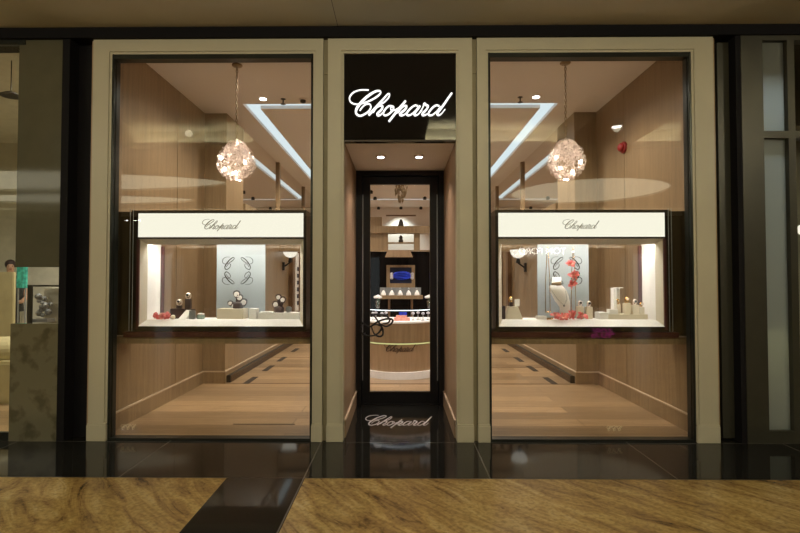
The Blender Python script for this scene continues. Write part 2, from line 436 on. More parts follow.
portal(.745, XFR, RX0, RX1, ZI, 'trim_7')
for x in (-.7225, .7225):
    mb = MB().box(x-.0225, x+.0225, .05, .14, 0, ZT)
    o = struct(mb, 'trim_8' if x < 0 else 'trim_9', M['groove'])
    for z in (.62, 1.62, 2.62, 3.55): MB().box(x-.021, x+.021, .04, .052, z, z+.02).build('joint_clip', M['groove'], o)
# outer wood side cheek of the frames
struct(MB().box(XFL-.03,XFL,.05,.3,0,ZT), 'trim_10', M['pier_wood'])
struct(MB().box(XFR,XFR+.03,.05,.3,0,ZT), 'trim_11', M['pier_wood'])

# ------------------------------------------------------------------ shop windows
def window(n, x0, x1):
    mb = MB(); w = .022; y0, y1 = .034, .13
    mb.box(x0,x0+w,y0,y1,0,ZI).box(x1-w,x1,y0,y1,0,ZI).box(x0+w,x1-w,y0,y1,ZI-.045,ZI).box(x0+w,x1-w,y0,y1,0,.022)
    mb.box(x0+w,x0+w+.006,y0+.03,y1,.02,ZI-.04).box(x1-w-.006,x1-w,y0+.03,y1,.02,ZI-.04)
    mb.tube([(x0+.012,y0,.02),(x0+.012,y0,ZI)], .008); mb.tube([(x1-.012,y0,.02),(x1-.012,y0,ZI)], .008)
    o = struct(mb, 'window_%d' % n, M['metal'])
    MB().box(x0+w,x1-w,.105,.113,.022,ZI-.045).build('glass_pane', M['glass'], o)
window(1, LX0, LX1); window(2, RX0, RX1)
for px, wn, lab in ((127,1,'row of tiny gold scroll stickers low at the left edge of the left window'), (614,2,'row of tiny gold scroll stickers low on the right window glass')):
    c = at(px,428,.1); t = thing('window_sticker', lab, 'sticker', (c.x,.1,c.z), None)
    for i in range(3):
        f = lambda u, v, w, i=i: Vector((c.x+(i-1)*.05+(u-300)*.00011, .1045-w, c.z+(250-v)*.00014))
        letter_mesh(SCRIPT['C'], f, .0006).build('scroll', M['sticker'], t)

# ------------------------------------------------------------------ alcove
AY = CY+6.18
for s, nm in ((-1,'wall_left'), (1,'wall_right')):
    struct(MB().box(s*AX, s*(AX+.16), .14, AY, 0, ZA+1.15), nm, M['pier_wood'])
    o = struct(MB().box(s*(AX-.014), s*AX, .14, AY, 0, .16), 'baseboard_left' if s < 0 else 'baseboard_right', M['pier_wood'])
    MB().box(s*(AX-.018), s*AX, .14, AY, .16, .176).build('baseboard_glow_cap', M['skirt_glow'], o)
struct(MB().box(-AX,AX,.14,AY,ZA,ZA+.06), 'ceiling', M['alc_ceil'])
fas = struct(MB().box(-AX,AX,.05,.14,ZA-.004,ZI), 'wall_back', M['blackglass'])
MB().box(-AX,AX,.04,.05,ZA-.012,ZA+.004).build('edge_trim', M['bronze'], fas)
sg = thing('sign_lettering', 'illuminated white script sign on the black panel above the entrance door', 'sign', (0,.05,az(115,.05)))
fn = script_on_wall(at(348.8,100,.03).x, at(452.6,100,.03).x, az(115,.03), .05, 0)
for ch in 'Chopard': letter_mesh([[(a,b_,w*.74) for a,b_,w in s_] for s_ in SCRIPT[ch]], fn, .018).build('letter', M['sign_white'], sg)
for i, x in enumerate((-.21, .21)):
    t = thing('recessed_downlight', ('left' if i == 0 else 'right')+' recessed downlight in the alcove ceiling before the door', 'ceiling light', (x,.65,ZA-.012), 'alcove downlights')
    MB().lathe([(.042,-.006),(.055,-.004),(.055,.012),(.042,.012)], (x,.65,ZA-.012), 24).build('rim', M['silver'], t, True)
    MB().lathe([(.036,-.009),(.036,-.0062)], (x,.65,ZA-.012), 20).build('lens', M['downlight'], t)

# door: frame, leaf, glass, scroll handle
dx0, dx1 = -.549, .549
DZ = ZA
o = struct(MB().box(-.545,-.478,AY,AY+.1,0,DZ).box(.478,.545,AY,AY+.1,0,DZ).box(-.478,.478,AY,AY+.1,az(175.5,AY),DZ).box(-.478,-.455,AY+.072,AY+.1,0,DZ-.05).box(.455,.478,AY+.072,AY+.1,0,DZ-.05).box(-.455,.455,AY+.072,AY+.1,az(178,AY),DZ-.04).box(-.478,.478,AY+.0,AY+.1,0,.011), 'trim_12', M['black'])
lx = .472; lz = az(176.5, AY)
gx0, gx1, gz0, gz1 = ax(370,AY), ax(430,AY), az(392,AY), az(184,AY)
mb = MB().box(-lx,gx0,AY+.02,AY+.07,.012,lz,.004).box(gx1,lx,AY+.02,AY+.07,.012,lz,.004).box(gx0,gx1,AY+.02,AY+.07,.012,gz0).box(gx0,gx1,AY+.02,AY+.07,gz1,lz)
dr = struct(mb, 'door_1', M['black'])
MB().box(gx0,gx1,AY+.04,AY+.048,gz0,gz1).build('glass_pane', M['dglass'], dr)
MB().box(gx0-.012,gx0,AY+.012,AY+.02,gz0-.012,gz1+.012).box(gx1,gx1+.012,AY+.012,AY+.02,gz0-.012,gz1+.012).box(gx0,gx1,AY+.012,AY+.02,gz0-.012,gz0).box(gx0,gx1,AY+.012,AY+.02,gz1,gz1+.012).build('glazing_bead', M['bronze'], dr)
for x in (-.462,.462): MB().box(x-.006,x+.006,AY+.010,AY+.021,.3,2.6).build('gap_glint', M['grey'], dr)  # pale strips paint the bright glints along the door gaps
def hp_(u, v, d): p = at(360+u/13.33, 305+v/13.33, AY-.05-d); return p
strokes = [
 [(5,215,0),(70,262,.01),(135,290,.02),(215,235,.03),(300,198,.03),(385,184,.03),(437,200,.02),(415,248,.02),(350,285,.03),(290,262,.04),(258,240,.03)],
 [(148,270,.0),(165,330,.0),(195,390,0),(260,420,.01),(300,400,.02),(306,350,.02),(290,295,.03),(255,270,.03),(200,262,.03),(150,285,.02)],
 [(95,408,.02),(165,410,.02),(230,385,.02),(275,335,.02),(285,290,.03),(240,215,.04),(195,155,.03),(140,118,.02)],
 [(140,118,.02),(220,122,.03),(330,135,.03),(372,160,.03),(395,200,.03),(375,235,.03),(300,250,.02)],
 [(20,300,.0),(10,360,.0),(60,395,.01),(95,408,.02)],
]
mb = MB()
for st in strokes:
    c = crom([hp_(*p) for p in st], 7); n_ = len(c)
    mb.tube(c, [.0065+.006*math.sin(PI*i/n_) for i in range(n_)], 8)
for u, v in ((30,250),(60,385)):
    p = hp_(u, v, 0); mb.tube([p, (p.x, AY+.022, p.z)], .012, 8)
mb.build('pull_handle', M['blackmatte'], dr, True)

# floor inlay lettering
fl = thing('floor_lettering', 'pale metal script name inlaid in the black stone before the door', 'floor sign', (0,CY+5.6,0))
k = .70/(Z+690)
YF0 = .555
fnf = lambda u, v, w: Vector((-.385+(u-60)*.745/(Z+690), YF0+(415-v)*.00112, .0003+w))
for ch in 'Chopard': letter_mesh([[(a,b_,w*.75) for a,b_,w in s_] for s_ in SCRIPT[ch]], fnf, .0025).build('letter', M['text_pale'], fl)

# ------------------------------------------------------------------ boutique interior shell
W1, W2, HC = 2.93, 2.60, 4.04
YS, YR, YE = 1.74, 2.65, 12.6
for s, nm in ((-1,'wall_left'), (1,'wall_right')):
    struct(MB().box(s*W1, s*(W1+.1), .14, YS-.006, 0, HC).box(s*W1, s*(W1+.1), YS+.006, YR, 0, HC), nm, M['wall_wood'])
    struct(MB().box(s*(W1+.02), s*(W1+.1), YS-.006, YS+.006, 0, HC), 'trim_13' if s < 0 else 'trim_14', M['dark_wood'])
    mb = MB().box(s*W2, s*(W1+.1), YR, YR+.1, 0, HC).box(s*W2, s*(W2+.1), YR+.1, 3.45, 0, HC).box(s*W2, s*(W2+.1), 3.45, YE, 0, 2.75)
    struct(mb, nm, M['wall_wood'])
    # mirror band high on the wall with dark posts
    o = struct(MB().box(s*(W2+.01), s*(W2+.1), 3.45, YE, 2.75, HC), 'trim_15' if s < 0 else 'trim_16', M['mirror'])
    for y in (5.8, 8.6, 10.4): MB().box(s*(W2-.03), s*(W2+.01), y, y+.10, 2.75, HC).build('post', M['wall_wood'], o)
    MB().box(s*(W2-.04), s*(W2+.01), 3.45, YE, 2.70, 2.80).build('rail', M['wall_wood'], o)
    # pilasters lower down
    for y in (6.9, 7.9): struct(MB().box(s*(W2-.09), s*W2, y, y+.22, 0.16, 2.7), 'trim_17' if s < 0 else 'trim_18', M['dark_wood'])
    bn = 'baseboard_left' if s < 0 else 'baseboard_right'
    o = struct(MB().box(s*(W1-.015), s*W1, .14, YR-.015, 0, .17).box(s*(W2-.015), s*W1, YR-.015, YR, 0, .17).box(s*(W2-.015), s*W2, YR, YE, 0.11, .17), bn, M['wall_wood'])
    MB().box(s*(W1-.02), s*W1, .14, YR-.02, .17, .186).box(s*(W2-.02), s*W1, YR-.02, YR, .17, .186).box(s*(W2-.02), s*W2, YR, YE, .17, .186).build('baseboard_glow_cap', M['skirt_glow'], o)
    g = thing('floor_grille', 'long dark louvred heating grille along the foot of the '+('left' if s < 0 else 'right')+' boutique wall', 'heating grille', (s*(W2-.04), 2.9, 0), 'wall heating grilles')
    MB().box(s*(W2-.06), s*(W2-.001), 2.72, 8.3, 0, .11).build('casing', M['grille'], g)
    mb = MB()
    for k in range(5): mb.box(s*(W2-.066), s*(W2-.058), 2.75, 8.28, .012+k*.02, .018+k*.02)
    mb.build('louvre', M['dark_wood'], g)
    for i, (px, py) in enumerate(((251.5,380),(269.5,368),(283,359),(295,350))):
        y = CY+CH*500/(py-279.0)
        v = MB().box(s*2.24, s*2.33, y-.26, y+.26, .0004, .004)
        single(v, 'floor_vent', M['grille'], 'dark slot vent in the wood floor by the '+('left' if s < 0 else 'right')+' wall, '+('nearest of its row', 'second nearest of its row', 'third of its row', 'farthest of its row')[i], 'floor vent', 'slot vents in the wood floor')
single(MB().box(-1.78,-1.12,.57,.585,.0004,.004), 'floor_slot', M['blackmatte'], 'thin dark slot in the wood floor just inside the left shop window', 'floor slot')
# seams across the floor
struct(MB().box(-W2,W2,2.63,2.68,.0002,.0016).box(-W2,W2,4.02,4.05,.0002,.0016).box(-W2,W2,5.1,5.13,.0002,.0016), 'trim_19', M['dark_wood'])
# ceiling with a luminous cove slot
CX, CY0, CY1, SW, TT = 2.24, 2.26, 10.9, .2, .05
mb = MB().box(-W1,W1,.14,CY0,HC,HC+TT).box(-W1,-CX,CY0,CY1,HC,HC+TT).box(CX,W1,CY0,CY1,HC,HC+TT).box(-W1,W1,CY1,YE+.1,HC,HC+TT)
mb.box(-CX+SW,CX-SW,CY0+SW,CY1-SW,HC,HC+TT)
struct(mb, 'ceiling', M['ceil_in'])
struct(MB().box(-CX,CX,CY0,CY0+SW,HC+.05,HC+.07).box(-CX,CX,CY1-SW,CY1,HC+.05,HC+.07).box(-CX,-CX+SW,CY0+SW,CY1-SW,HC+.05,HC+.07).box(CX-SW,CX,CY0+SW,CY1-SW,HC+.05,HC+.07), 'ceiling', M['cove'])
struct(MB().box(-W2-.1,W2+.1,YE,YE+.12,0,HC), 'wall_back', M['ceil_in'])
# bulkhead with transom panels
YBK = 5.9
zb0, zb1, zb2 = az(250,YBK), az(233,YBK), az(226,YBK)
mb = MB().box(-W2,W2,YBK,YBK+.25,zb1,zb2).box(-W2,ax(388,YBK),YBK+.05,YBK+.12,zb0,zb1).box(ax(414,YBK),ax(420,YBK),YBK+.05,YBK+.12,zb0,zb1).box(ax(432,YBK),W2,YBK+.05,YBK+.12,zb0,zb1)
mb.box(-W2,W2,YBK,YBK+.2,zb0-.03,zb0)
bk = struct(mb, 'trim_20', M['wall_wood'])
single(MB().lathe([(.05,0),(.05,.04),(.03,.07),(.045,.10),(.02,.14),(.003,.15)], (0.02,YBK+.10,az(242,YBK)+.0), 14), 'ornament_reflection', M['grille'], 'dark shape modelled as the bell ornament reflection in the transom opening', 'ornament_reflection', None, True)  # solid copy of the bell ornament stands in for its reflection
MB().box(ax(388,YBK),ax(414,YBK),YBK+.04,YBK+.15,az(243.5,YBK),az(242,YBK)).build('glazing_bar', M['wall_wood'], bk)
# upper wall box + cornice line seen over the bulkhead
struct(MB().box(ax(364,9),ax(382,9),9,9.3,zb2+.2,az(217,9)), 'trim_21', M['wall_wood'])
struct(MB().box(ax(386,9.5),ax(416,9.5),9.5,9.56,az(216,9.5),az(214.8,9.5)), 'trim_22', M['dark_wood'])
single(MB().lathe([(.065,0),(.062,.03),(.052,.08),(.035,.13),(.018,.155),(.003,.16)], (0.02,YBK+.12,zb2), 14), 'finial', M['grille'],
       'dark bell-shaped ornament standing on the wood bulkhead beyond the door', 'ornament', None, True)
# black drapes behind the counter
def drape(x0, x1, nm, lab, top, cut=None):
    mb = MB(); n_ = 40; pts = []
    for i in range(n_+1):
        x = x0+(x1-x0)*i/n_; pts.append((x, YBK+.02+.025*math.sin(i*1.25)))
    rows = 8; vs = []
    for j in range(rows+1):
        z = .02+(top-.02)*j/rows
        for (x, y) in pts:
            if cut: x = x0+(x-x0)*cut(j/rows)
            vs.append((x, y, z))
    m_ = len(vs); vs2 = [(v[0], v[1]+.012, v[2]) for v in vs]; w = n_+1
    fs = []
    for j in range(rows):
        for i in range(n_):
            a = j*w+i; fs += [(a,a+1,a+w+1,a+w), (m_+a,m_+a+w,m_+a+w+1,m_+a+1)]
    for j in range(rows): a = j*w; fs += [(a,a+w,m_+a+w,m_+a), (a+n_,m_+a+n_,m_+a+n_+w,a+n_+w)]
    mb.add(vs+vs2, fs)
    single(mb, nm, M['drape'], lab, 'curtain', None, True)
drape(-1.0, 1.0, 'curtain', 'black curtain hanging below the wood bulkhead behind the counter', zb0-.035)

# ------------------------------------------------------------------ things behind the door
# console with row of jewellery busts
YC = 4.9
zt = az(295.5,YC)
c = thing('display_console', 'dark wood console behind the counter carrying a row of small busts', 'console table', (0.02,YC+.1,0))
MB().box(ax(376,YC),ax(423,YC),YC,YC+.28,zt-.07,zt,.004).build('top', M['wall_wood'], c)
for px in (389,412): MB().box(ax(px-1,YC),ax(px+1,YC),YC+.03,YC+.25,0,zt-.07).build('leg', M['dark_wood'], c)
b0 = None
for i in range(5):
    x = ax(383.5,YC+.12)+i*(ax(417,YC+.12)-ax(383.5,YC+.12))/4
    lab = ('far left','second from left','middle','second from right','far right')[i]+' of the five small jewellery busts on the dark console behind the counter'
    if b0 is None:
        b0 = thing('jewellery_bust', lab, 'jewellery bust', (x,YC+.12,zt), 'small busts on the console')
        MB().lathe([(.05,0),(.052,.008),(.045,.04),(.022,.085),(.012,.10)], (x,YC+.12,zt), 12).build('bust', M['white'], b0, True)
        MB().lathe([(.014,.10),(.02,.115),(.016,.14),(.001,.15)], (x,YC+.12,zt), 10).build('neck', M['grey'], b0, True)
    else: dup(b0, (x-b0.location.x,0,0), lab)
single(MB().box(ax(380,YC+.2),ax(421,YC+.2),YC+.19,YC+.205,zt+.0005,az(287.5,YC+.2)), 'display_board', M['grey'], 'low grey display board behind the five small busts on the console', 'display board')
# blue framed picture
YP = 5.72
p = thing('framed_picture', 'wood framed picture of blue satin hanging on the black curtain', 'picture', (ax(401,YP),YP,az(289,YP)))
X0,X1,Z0,Z1 = ax(386.5,YP),ax(415,YP),az(289,YP),az(265,YP); fw = .07
MB().box(X0,X0+fw,YP,YP+.05,Z0,Z1).box(X1-fw,X1,YP,YP+.05,Z0,Z1).box(X0+fw,X1-fw,YP,YP+.05,Z1-.05,Z1).box(X0+fw,X1-fw,YP,YP+.05,Z0,Z0+.12).build('frame', M['wall_wood'], p)
MB().box(X0+fw,X1-fw,YP+.02,YP+.045,Z0+.12,Z1-.05).build('backing', M['bluedark'], p)
mb = MB(); c0 = at(402,276,YP)
mb.ball((c0.x,YP+.012,c0.z+.01), .2, 12, (1,.06,.48))
for k in range(3):
    pts = crom([(c0.x-.2,YP+.0,c0.z+.03-.03*k),(c0.x-.05,YP-.006,c0.z+.07-.05*k),(c0.x+.1,YP-.004,c0.z+.05-.05*k),(c0.x+.2,YP,c0.z-.01*k)], 6)
    mb.tube(pts, .012, 6)
mb.build('blue_satin', M['blue'], p, True)
for sx in (-1, 1):
    q = Vector((c0.x+sx*.215, YP-.01, c0.z+.0)); mb = MB()
    for k in range(3): mb.ball(q+Vector((0,0,.04*(k-1))), .035, 8, (1,.5,1))
    mb.build('silver_ornament', M['text_pale'], p, True)
# wood lamp canopy above
q0 = at(385,257,5.4); q1 = at(413,257,5.4); q2 = at(410,250,5.4); q3 = at(388,250,5.4)
single(MB().poly([(q0.x,q0.z),(q1.x,q1.z),(q2.x,q2.z),(q3.x,q3.z)], 5.4, 5.68).box(-.02,.02,5.66,5.9,q0.z+.02,q0.z+.06), 'wood_canopy', M['pier_wood'], 'small flared wood canopy over the blue picture beyond the door', 'canopy')
# curved counter
R_, CC = .66, CY+7.75+.66
def arc(r, n=28, yb=None):
    pts = [(r*math.sin(-PI/2+PI*i/n), CC-r*math.cos(-PI/2+PI*i/n)) for i in range(n+1)]
    yb = yb or CC+.35
    return [(-r,yb)]+pts+[(r,yb)]
ct = thing('sales_counter', 'curved wood sales counter with white display top seen through the door', 'counter', (0,CC,0))
MB().prism(arc(R_+.03),0,.11).build('plinth', M['white'], ct)
MB().prism(arc(R_-.02),.11,.535).build('lower_front', M['pier_wood'], ct)
MB().prism(arc(R_-.005),.535,.553).build('glow_strip', M['glow'], ct)
MB().prism(arc(R_),.553,.86).build('upper_front', M['wall_wood'], ct)
MB().prism(arc(R_+.01),.86,.885).build('display_top', M['white'], ct)
# curved script on the counter
rr = R_-.018
def fnc(u, v, w):
    a = (ax(384,2.98)+(u-60)*(ax(416.5,2.98)-ax(384,2.98))/(Z+690))/rr
    return Vector(((rr+w)*math.sin(a), CC-(rr+w)*math.cos(a), az(351.5,2.98)+(415-v)*.00038))
lt = bpy.data.objects.new('lettering', None); COL.objects.link(lt); lt.parent = ct
for ch in 'Chopard': letter_mesh(SCRIPT[ch], fnc, .004).build('letter', M['text_dark'], lt)
# glass case on the counter
zc = .885
g = thing('glass_showcase', 'low glass showcase standing on the curved counter', 'showcase', (0,CC,zc))
gz = zc+.17; r2 = R_-.07
o = arc(r2, 20, CC+.25)
mb = MB(); n_ = len(o)
mb.prism(o, gz-.006, gz); mb.add([(p_[0],p_[1],zc) for p_ in o]+[(p_[0],p_[1],gz-.006) for p_ in o], [(i,i+1,n_+i+1,n_+i) for i in range(n_-1)])
mb.build('glass_cover', M['cglass'], g)
mb = MB(); mb.tube([(p_[0],p_[1],gz+.002) for p_ in o], .005, 5); mb.build('glow_edge', M['case_edge_glow'], g)  # glowing case edge added to brighten the showcase items
for x in (-.335,.335):
    MB().box(x-.004,x+.004,CC-.42,CC+.2,zc,gz-.007).build('divider', M['cglass'], g)
def cube_item(nm, px0, px1, py0, py1, Y, d, mat, lab, cat, bev=.004):
    a = at(px0,py1,Y); b_ = at(px1,py0,Y)
    return single(MB().box(a.x,b_.x,Y,Y+d,max(a.z,zc+.0005),b_.z,bev), nm, mat, lab, cat)
Yi = CC-.45
bx = single(MB().box(ax(394,Yi),ax(410,Yi),Yi,Yi+.1,zc+.0005,zc+.05,.004).box(ax(396,Yi),ax(407,Yi),Yi+.03,Yi+.1,zc+.05,zc+.085,.004), 'jewellery_riser', M['coral_light'], 'stepped pale pink jewellery riser in the middle of the counter showcase', 'jewellery riser')
single(MB().box(ax(399,Yi),ax(407,Yi),Yi+.28,Yi+.34,zc+.0005,zc+.12,.008), 'cushion_block', M['blue'], 'small bright blue block at the back of the counter showcase', 'display block')
k0 = None
spots = [(373,.1),(376,.25),(382,.1),(386,.28),(413,.12),(418,.28),(423,.1),(428,.22)]
labs = ['leftmost silver stand in the counter showcase','silver stand second from the left in the counter showcase','silver stand third from the left in the counter showcase','silver stand just left of the pink riser','silver stand just right of the pink riser','silver stand third from the right in the counter showcase','silver stand second from the right in the counter showcase','rightmost silver stand in the counter showcase']
for (px, dy), lab in zip(spots, labs):
    x = ax(px, Yi+dy)
    if k0 is None:
        k0 = thing('jewellery_stand', lab, 'jewellery stand', (x,Yi+dy,zc+.0005), 'silver stands in the showcase')
        b_ = k0.location
        MB().lathe([(.03,0),(.03,.006),(.006,.012),(.006,.10)], b_, 10).build('stem', M['grey'], k0, True)
        MB().lathe([(.001,.09),(.026,.10),(.028,.12),(.001,.14)], b_, 10).build('head', M['text_pale'], k0, True)
    else: dup(k0, (x-k0.location.x, Yi+dy-k0.location.y, 0), lab)
# flower vases on the counter ends
def vase(x, y, z, lab, s=1.0):
    t = thing('flower_vase', lab, 'flower vase', (x,y,z), 'white flower vases by the counter')
    MB().lathe([(.03*s,0),(.034*s,.02*s),(.04*s,.12*s),(.036*s,.125*s)], (x,y,z), 12).build('vase', M['cryst'], t, True)
    mb = MB(); rn = random.Random(3)
    for k in range(9):
        a = rn.random()*6.28; r = rn.random()*.035*s
        mb.tube([(x,y,z+.01),(x+r*math.cos(a),y+r*math.sin(a),z+.19*s)], .004*s, 5)
    mb.build('stem', M['leaf'], t)
    mb = MB()
    for k in range(11):
        a = k*2.4; r = .06*s*math.sqrt(k/11); mb.ball((x+r*math.cos(a), y+r*math.sin(a), z+.205*s-.4*r), .026*s, 6, (1,1,.8))
    mb.build('blossom', M['white'], t, True)
vase(ax(378,CC+.1), CC+.28-.2, gz+.003, 'white flowers in a clear vase at the left end of the counter showcase')
vase(ax(429,CC+.1), CC+.28-.2, gz+.003, 'white flowers in a clear vase at the right end of the counter showcase')
# elongated crystal chandelier in the middle
yq = CY+9.5
t = thing('crystal_pendant', 'long narrow crystal pendant hanging from the boutique ceiling seen through the door', 'chandelier', (0.02,yq,HC))
MB().tube([(0.02,yq,HC),(0.02,yq,3.6)], .008, 6).build('rod', M['silver'], t)
mb = MB(); rn = random.Random(5)
for k in range(130):
    zz = 3.03+rn.random()*.6; f = min(1, (zz-2.96)/.24); a = rn.random()*6.28; r = .12*f*(.6+.4*rn.random())
    x, y = .02+r*math.cos(a), yq+r*math.sin(a)
    mb.lathe([(.001,-.05),(.018,0),(.001,.04)], (x,y,zz), 5)
mb.build('crystal', M['chain'], t, kind='stuff')
# ceiling lights in the boutique
def downlight(x, y, z, lab, mat='downlight', grp='boutique downlights'):
    t = thing('recessed_downlight', lab, 'ceiling light', (x,y,z), grp)
    MB().lathe([(.05,-.008),(.07,-.005),(.07,0),(.05,0)], (x,y,z), 24).build('rim', M['ceil_in'], t, True)
    MB().lathe([(.046,-.012),(.046,-.0082)], (x,y,z), 20).build('lens', M[mat], t)
def onceil(px, py, z): D = 500*(z-CH)/(279.0-py); return (px-400)*D/500, CY+D
x, y = onceil(261.5,96.5,HC); downlight(x, y, HC, 'bright round downlight in the boutique ceiling over the left window')
x, y = onceil(537,95.5,HC); downlight(x, y, HC, 'bright round downlight in the boutique ceiling over the right window')
def sprinkler(px, py, lab):
    x, y = onceil(px,py,HC)
    t = thing('sprinkler_head', lab, 'sprinkler', (x,y,HC), 'ceiling sprinklers')
    MB().lathe([(.035,-.006),(.035,.002)], (x,y,HC), 14).build('escutcheon', M['bronze'], t)
    MB().tube([(x,y,HC-.006),(x,y,HC-.07)], .009, 8).lathe([(.035,-.075),(.035,-.07)], (x,y,HC), 12).build('nozzle', M['bronze'], t)
sprinkler(282, 97, 'small sprinkler head beside the downlight in the left window ceiling')
sprinkler(521, 96, 'small sprinkler head beside the downlight in the right window ceiling')
x, y = onceil(302,97.5,HC)
t = thing('smoke_detector', 'small smoke detector on the ceiling at the right edge of the left window', 'smoke detector', (x,y,HC))
MB().lathe([(.045,-.012),(.06,-.006),(.06,0)], (x,y,HC), 18).build('base', M['ceil_in'], t, True)
MB().lathe([(.02,-.05),(.038,-.04),(.038,-.012)], (x,y,HC), 16).build('sensor', M['bronze'], t, True)
for i, (px, py) in enumerate(((371,190),(375,196.5),(378.5,208.5),(401,208.8),(421,208.5),(425,196.5))):
    x, y = onceil(px, py, HC)
    if y > YE-.1: y = YE-.2-(i % 2)*.02; x = (px-400)*(y-CY)/500
    lab = ('nearest small black ceiling spot on the left beyond the door','second small black ceiling spot on the left beyond the door','far left small black ceiling spot deep beyond the door','far middle small black ceiling spot deep beyond the door','far right small black ceiling spot deep beyond the door','near small black ceiling spot on the right beyond the door')[i]
    single(MB().lathe([(.05,-.09),(.055,-.03),(.03,0)], (x,y,HC), 12), 'ceiling_spotlight', M['blackmatte'], lab, 'spotlight', 'black ceiling spots')

# red alarm bell on the right wall seam
x = W1; p0 = at(625,148,CY+500*W1/225.0)
t = thing('fire_alarm_sounder', 'round red fire alarm on the wood wall at upper right in the right window', 'fire alarm', (W1,p0.y,p0.z))
MB().lathe([(.075,0),(.075,-.03),(.05,-.035)], (W1,p0.y,p0.z), 20, 'x').build('base', M['red'], t, True)
MB().lathe([(.055,-.035),(.055,-.06),(.03,-.085),(.001,-.09)], (W1,p0.y,p0.z), 20, 'x').build('dome', M['red'], t, True)

# ------------------------------------------------------------------ wire-ball chandeliers
def chandelier(px, pyt, lab):
    D = 500*(HC-CH)/(279.0-pyt); x, y = (px-400)*D/500, CY+D
    zc_ = CH+(279-161)*D/500; R = .20
    t = thing('ball_chandelier', lab, 'chandelier', (x,y,zc_-R), 'wire ball chandeliers')
    c = Vector((x,y,zc_)); rn = random.Random(11)
    MB().lathe([(.05,-.02),(.06,-.012),(.06,0)], (x,y,HC), 18).build('ceiling_rose', M['chain'], t, True)
    mb = MB(); z = HC-.02; k = 0
    while z > zc_+R+.02:
        ring = []
        for i in range(10):
            a = 2*PI*i/10; u = .011*math.cos(a); v = .022*math.sin(a)
            ring.append((x+(u if k % 2 else 0), y+(0 if k % 2 else u), z-.02+v))
        mb.tube(ring, .0055, 5, True); z -= .036; k += 1
    mb.build('chain', M['chain'], t, True)
    MB().lathe([(.02,-.03),(.035,0),(.02,.03),(.008,.05)], c+Vector((0,0,R+.02)), 12).build('hub', M['silver'], t, True)
    mb = MB()
    for k in range(130):
        ctr = Vector((rn.gauss(0,1),rn.gauss(0,1),rn.gauss(0,1))).normalized()
        r0 = rn.uniform(.035,.10); u = ctr.orthogonal().normalized(); w = ctr.cross(u)
        rad = R*rn.uniform(.78,1.12); pts = []; a0 = rn.random()*6.28; da = rn.uniform(3.2,6.2); wob = rn.uniform(-.3,.3)
        for i in range(13):
            a = a0+da*i/12; p = ctr*rad+(u*math.cos(a)+w*math.sin(a)*(.6+.4*abs(wob)))*r0
            p = p.normalized()*(rad+wob*.05*math.sin(3*a)); pts.append(c+p)
        mb.tube(pts, .0022, 3)
    for k in range(44):   # wires rising around the hub
        a = rn.random()*6.28; pts = [c+Vector((R*.75*math.cos(a+.1*i)*math.sin(i*.28+.2), R*.75*math.sin(a+.1*i)*math.sin(i*.28+.2), R*1.28*math.cos(i*.28)*(.88+.12*rn.random()))) for i in range(6)]
        mb.tube(pts, .0024, 3)
    mb.build('wire_cage', M['silver'], t)
    mb = MB()
    for k in range(380):
        d = Vector((rn.gauss(0,1),rn.gauss(0,1),rn.gauss(0,1))).normalized()*R*rn.uniform(.70,1.12)
        mb.lathe([(.0005,-.009),(.0075,0),(.0005,.009)], c+d, 4)
    mb.build('crystal_beads', M['silver'], t, kind='stuff')
    for k, d in enumerate(((-.14,-.10,.02),(.13,-.1,-.03),(.03,-.12,-.15),(-.10,-.10,-.10))):
        q = c+Vector(d)
        MB().ball(q, .016, 8).build('bulb', M['bulb'], t, True)
    l = bpy.data.lights.new('bulb_light', 'POINT'); l.energy = 2.2; l.color = (1,.85,.78); l.shadow_soft_size = .02
    lo = bpy.data.objects.new('bulb_light', l); COL.objects.link(lo); lo.location = c
    return t
chandelier(235.0, 62, 'sparkling wire ball chandelier on a chain in the left window')
chandelier(566.5, 61, 'sparkling wire ball chandelier on a chain in the right window')

